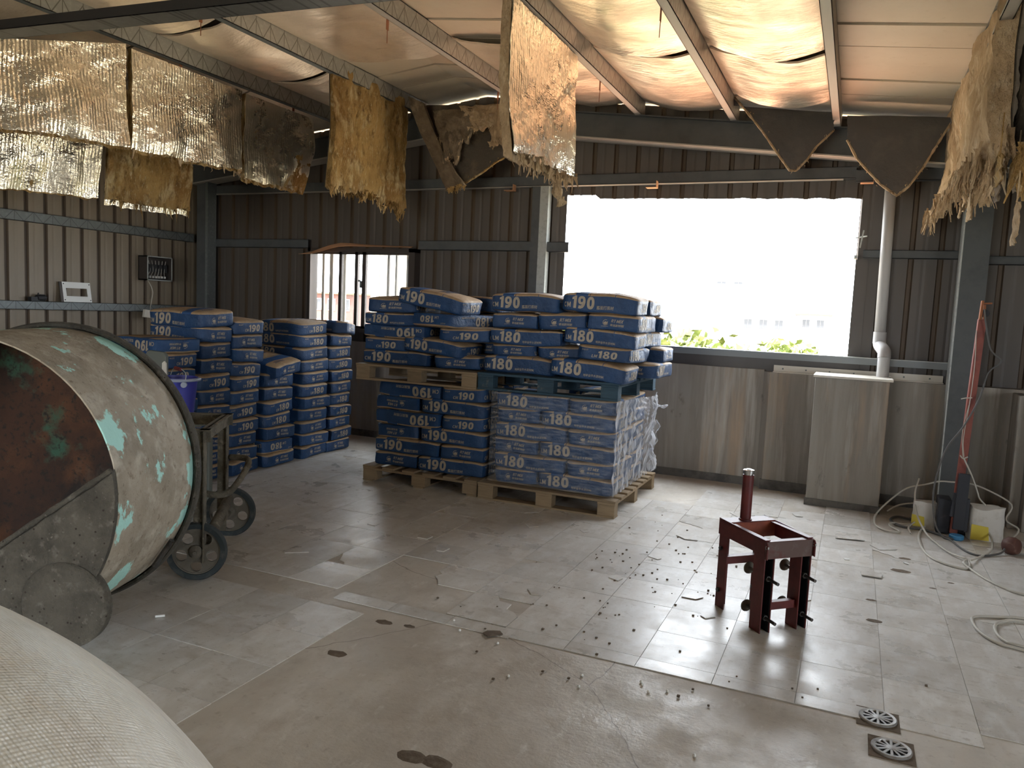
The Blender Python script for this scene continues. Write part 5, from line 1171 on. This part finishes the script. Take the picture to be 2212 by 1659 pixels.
build(mb, 'wire', 'cord', mbx, kind='stuff')
cord([(-7.66, 6.64, 1.70), (-7.68, 6.70, 1.64), (-7.68, 6.73, 1.56), (-7.67, 6.70, 1.45), (-7.62, 6.64, 1.36), (-7.58, 6.62, 1.33)], .005, 'cord', 'thin white cable hanging from the electric box on the left wall')
mb = MB(); mb.ext([(-7.55, 6.50, 1.27), (-7.55, 6.72, 1.25), (-7.57, 6.74, 1.335), (-7.57, 6.53, 1.36)], (-.04, 0, 0)); build(mb, 'socket_plate', 'cream', None, 'white plastic socket plate dangling behind the top bag', 'socket', bevel=.004)
pn = thing('panel_cover', 'white rectangular panel cover with a slot leaning on the left wall girt', 'panel', (-7.70, 5.77, 1.415))
mb = MB(); lean = Vector((-.035, 0, 0))
def pq(y0, y1, z0, z1, mb=mb):
    f = lambda y, z: Vector((-7.685, y+.03*(1.63-z)/.215*0, z))+lean*((z-1.415)/.215)
    mb.ext([f(y0, z0), f(y1, z0), f(y1, z1), f(y0, z1)], (-.01, 0, 0))
pq(5.60, 5.93, 1.418, 1.48); pq(5.60, 5.93, 1.565, 1.63); pq(5.60, 5.64, 1.48, 1.565); pq(5.89, 5.93, 1.48, 1.565); build(mb, 'face', 'white', pn)
mb = MB(); pq(5.57, 5.60, 1.418, 1.63, mb); build(mb, 'side', 'alu', pn)
for y, z in ((5.615, 1.44), (5.915, 1.44), (5.615, 1.61), (5.915, 1.61)):
    mb = MB(); mb.lathe([(0, .003), (.006, .002), (.007, 0)], (-7.683+(-.035)*((z-1.415)/.215), y, z), (1, 0, 0), 8); build(mb, 'screw', 'black', pn)
mb = MB(); mb.lathe([(0, -.05), (.03, -.05), (.035, -.02), (.035, .03), (.02, .05), (0, .05)], (-7.70, 5.36, 1.452), (0, 1, 0), 14); mb.box(-7.73, -7.68, 5.24, 5.33, 1.416, 1.46); mb.tube([(-7.70, 5.31, 1.45), (-7.70, 5.33, 1.50)], .008, 6); build(mb, 'power_tool', 'black', None, 'small black motor part lying on the lower girt of the left wall', 'tool')

# ================================================================= FLOOR BITS
def drain(x, y, label):
    t = thing('floor_drain', label, 'drain', (x, y, .004))
    mb = MB(); mb.box(x-.078, x+.078, y-.078, y+.078, .0, .0045); build(mb, 'seat', 'mud', t)
    mb = MB(); mb.lathe([(.070, .004), (.070, .010), (.066, .013), (.055, .012), (.052, .006)], (x, y, 0), (0, 0, 1), 36); build(mb, 'ring', 'drain', t, smooth=True, auto=40)
    mb = MB(); mb.lathe([(.056, .0062), (0, .0062)], (x, y, 0), (0, 0, 1), 24); build(mb, 'well', 'black', t)
    g = MB()
    for k in range(12):
        a = 2*PI*k/12; d = Vector((math.cos(a), math.sin(a), 0)); g.bar(Vector((x, y, .010))+d*.014, Vector((x, y, .010))+d*.055, .009, .003)
    g.lathe([(.018, .008), (.018, .012), (0, .013)], (x, y, 0), (0, 0, 1), 16); build(g, 'grate', 'drain', t)
    return t
drain(.205, 3.285, 'round metal floor drain let into the edge of the tiles'); drain(.245, 3.062, 'round metal floor drain in the bare concrete')
def frag(x, y, r, rot, label, m='tile', name='tile_fragment', cat='fragment', z=.006, g=None, n=5, th=.004):
    mb = MB(); rn = random.Random(int(x*1000)); poly = []
    for k in range(n): a = rot+2*PI*k/n+rn.uniform(-.3, .3); q = r*rn.uniform(.55, 1.1); poly.append((x+q*math.cos(a), y+q*math.sin(a)))
    mb.prism(poly, z, z+th); return build(mb, name, m, None, label, cat, g)
frag(-.70, 4.25, .075, .3, 'pointed broken tile fragment left of the red stand')
frag(-.59, 4.01, .05, 1.2, 'small tile fragment in front of the left stand leg')
frag(-1.47, 3.24, .05, 0, 'dark broken sliver at the corner of the tile edge', 'mud')
frag(.07, 5.48, .03, .4, 'white chip on the tiles behind the red stand', 'white')
frag(.43, 5.60, .02, .4, 'tiny white chip on the tiles before the pier', 'white')
rb = random.Random(12)
for k in range(10):
    x = rb.uniform(-1.6, .3); y = rb.uniform(5.0, 6.9)
    if x < -1.3 and y > 5.3: continue
    frag(x, y, rb.uniform(.05, .13), rb.uniform(0, 3), 'loose grey broken tile piece lying on the tiles near the back wall', g='loose broken tile pieces near the back wall', z=.005+.004*k*.2, n=rb.choice([3, 4, 5, 6]))
for k in range(9):
    x = rb.uniform(-3.1, -1.0); y = rb.uniform(3.7, 5.4)
    frag(x, y, rb.uniform(.04, .11), rb.uniform(0, 3), 'loose grey broken tile piece lying on the tiles before the pallets', g='loose broken tile pieces before the pallets', z=.005, n=rb.choice([3, 4, 5]))
mb = MB(); mb.tube([(-2.95, 2.60, .012), (-2.92, 2.63, .012)], .006, 8); build(mb, 'cigarette_butt', 'white', None, 'white cigarette butt on the floor near the mixer wheel', 'litter')
mb = MB(); mb.grid(lambda u, v: (-2.36+.10*u, 4.24+.09*v, .008+.03*abs(nz(u*3, v*3, 2))), 8, 8); build(mb, 'plastic_scrap', 'film', None, 'crumpled clear plastic scrap on the tiles before the pallets', 'litter')
for k, (x, y) in enumerate(((-1.224, 2.89), (-.709, 3.12), (-.70, 3.10), (-.592, 3.094), (-.66, 3.05), (-.40, 2.67), (-.93, 2.95), (-1.70, 3.29), (-1.62, 3.20), (-1.40, 3.16), (-.95, 3.05))):
    mb = MB(); mb.lathe([(0, 0), (.006, .002), (.007, .006), (.004, .011), (0, .012)], (x, y, 0), (0, 0, 1), 7); build(mb, 'pebble', 'white', None, 'tiny white pebble on the bare concrete floor', 'pebble', 'white pebbles on the bare concrete')
mb = MB()
for k in range(160):
    x = rb.gauss(-1.0, .5); y = rb.gauss(4.3, .7); r = rb.uniform(.002, .006)
    if not (-1.44 < x < -.45 or y < 3.8): continue
    mb.box(x-r, x+r, y-r, y+r, .0035, .0035+r*1.3)
build(mb, 'floor_grit', 'mud', None, 'dark crumbs of grit scattered on the tiles', 'grit', kind='stuff')

# ================================================================= OUTSIDE
mb = MB(); mb.box(-160, 120, 8.3, 220, -6.2, -6); mb.box(-160, 120, -120, 8.3, -6.2, -6)
build(mb, 'ground', 'ground', None, 'bright sunlit ground far below outside the openings', 'ground', kind='structure')
mb = MB(); mb.box(-7.9, 5.4, -5.4, 7.74, -6, -.15); build(mb, 'wall_lower', 'concrete', kind='structure')
def crown(name, label, c, r, n, sd, cat='tree', hz=.8, leaf=.16):
    rn = random.Random(sd); t = thing(name, label, cat, (c[0], c[1], -6), 'sunlit trees outside the big opening'); mb = MB(); fol = MB()
    for k in range(n):
        d = Vector((rn.gauss(0, 1), rn.gauss(0, 1), rn.gauss(0, 1))).normalized(); q = rn.uniform(.55, 1.0)*(1+.35*noise.noise(d*2+Vector((sd, 0, 0))))
        p = Vector(c)+Vector((d.x*r*q, d.y*r*q, d.z*r*q*hz)); a = Vector((rn.gauss(0, 1), rn.gauss(0, 1), rn.gauss(0, 1))).normalized()*leaf*rn.uniform(.6, 1.4); b = a.cross(Vector((rn.gauss(0, 1), rn.gauss(0, 1), rn.gauss(0, 1)))).normalized()*leaf*.4
        fol.add([p-a, p+b, p+a, p-b], [(0, 1, 2, 3)])
    build(fol, 'foliage', 'leafm', t, kind='stuff')
    mb.tube([(c[0], c[1], -6), (c[0]+.1, c[1], c[2])], .18, 8, rr=[.22, .1]); build(mb, 'trunk', 'wood', t); return t
for k, (x, y, z, r, l) in enumerate(((-5.2, 15.5, -.5, 1.7, 'leafy tree just right of the stacked bags outside'), (-3.7, 20, -.45, 2.0, 'rounded leafy tree outside the left half of the big opening'), (-2.0, 26, -.7, 2.0, 'low leafy tree outside the middle of the big opening'), (-.3, 19.5, -.6, 1.6, 'low leafy tree outside the right half of the big opening'), (-8.0, 24, -.3, 2.2, 'farther leafy tree behind the stacked bags'), (1.6, 30, -.9, 2.2, 'leafy tree outside the right edge of the big opening'))):
    crown('tree', l, (x, y, z), r, 2600, k+3, leaf=.2)
bn = thing('banana_plant', 'pale green drooping banana plant outside beside the upper right bags', 'plant', (-3.9, 12.5, -6))
mb = MB(); mb.tube([(-3.9, 12.5, -6), (-3.9, 12.5, .9)], .12, 8); build(mb, 'stem', 'leafm', bn)
for k in range(8):
    a = k*.8; d = Vector((math.cos(a), math.sin(a), 0)); mb = MB(); P = [Vector((-3.9, 12.5, .9))+d*s*.75+Vector((0, 0, .55*s-.75*s*s)) for s in (0, .25, .5, .75, 1.0, 1.15)]
    sd_ = d.cross(Vector((0, 0, 1))); ws = [.03, .09, .12, .11, .07, .01]; vs = []
    for p, q in zip(P, ws): vs += [p-sd_*q, p+Vector((0, 0, .01)), p+sd_*q]
    fs = []
    for i in range(5): fs += [(3*i, 3*i+1, 3*i+4, 3*i+3), (3*i+1, 3*i+2, 3*i+5, 3*i+4)]
    mb.add(vs, fs); build(mb, 'leaf', 'leafm', bn)
def house(label, x0, x1, y0, y1, z0, z1, m, rows, cols, wm='bwin', roof=None, zb=-6):
    t = thing('house', label, 'building', ((x0+x1)/2, (y0+y1)/2, zb)); mb = MB(); mb.box(x0, x1, y0, y1, zb, z1); build(mb, 'walls', m, t)
    for r in range(rows):
        for c in range(cols):
            wx = x0+(x1-x0)*(c+.5)/cols; wz = z0+(z1-z0)*(r+.5)/rows; w_ = (x1-x0)/cols*.28; h_ = (z1-z0)/rows*.28
            mb = MB(); mb.box(wx-w_, wx+w_, y0-.06, y0-.01, wz-h_, wz+h_); f = build(mb, 'window', 'white', t); mb = MB(); mb.box(wx-w_*.9, wx-w_*.03, y0-.09, y0-.061, wz-h_*.88, wz+h_*.88); build(mb, 'pane', wm, f); mb = MB(); mb.box(wx+w_*.03, wx+w_*.9, y0-.09, y0-.061, wz-h_*.88, wz+h_*.88); build(mb, 'pane', wm, f)
    mb = MB(); mb.box(x0-.3, x1+.3, y0-.5, y1+.3, z1, z1+.14); build(mb, 'roof', roof or 'byel', t)
    return t
house('pale two storey house far outside the big opening', -7.9, -4.6, 60, 66, .6, 2.0, 'bwall', 1, 3, roof='bwall')
house('small brown roofed house far outside at the right of the opening', -3.9, -1.9, 62, 66, .9, 2.1, 'bwall', 1, 2, roof='bpink')
house('distant pale tower block far beyond the big opening', -18.5, -14, 110, 118, 5.2, 7.2, 'bwall', 1, 2, roof='bwall')
house('pink and cream building seen through the small window', -47.5, -40.0, 56, 62, -1.5, 2.2, 'bpink', 2, 5, roof='byel')
nr = thing('bounce_roof', 'added unseen orange red roof below the big opening, warming the ceiling light', 'roof', (-1.5, 11.5, -6))  # unseen roof added to bounce warm light up onto the ceiling
mb = MB(); mb.box(-5, 3, 9, 14, -6, -3.3); build(mb, 'walls', 'bwall', nr)
for k in range(8):
    mb = MB(); x = -5.2+1.05*k; mb.ext([(x, 8.7, -3.25), (x+1.03, 8.7, -3.25), (x+1.03, 8.7, -3.2), (x, 8.7, -3.2)], (0, 5.6, .5)); build(mb, 'bounce_sheet', 'bounce_red', nr)
ob = thing('neighbour_wall', 'pale ribbed metal wall standing right outside the small window', 'building', (-5.7, 9.9, -6))
for k in range(7):
    x = -6.75+.16*k; mb = MB(); mb.box(x, x+.135, 9.9, 9.94, -6, 2.9); mb.box(x+.135, x+.16, 9.93, 9.97, -6, 2.9); build(mb, 'panel', 'cream', ob)
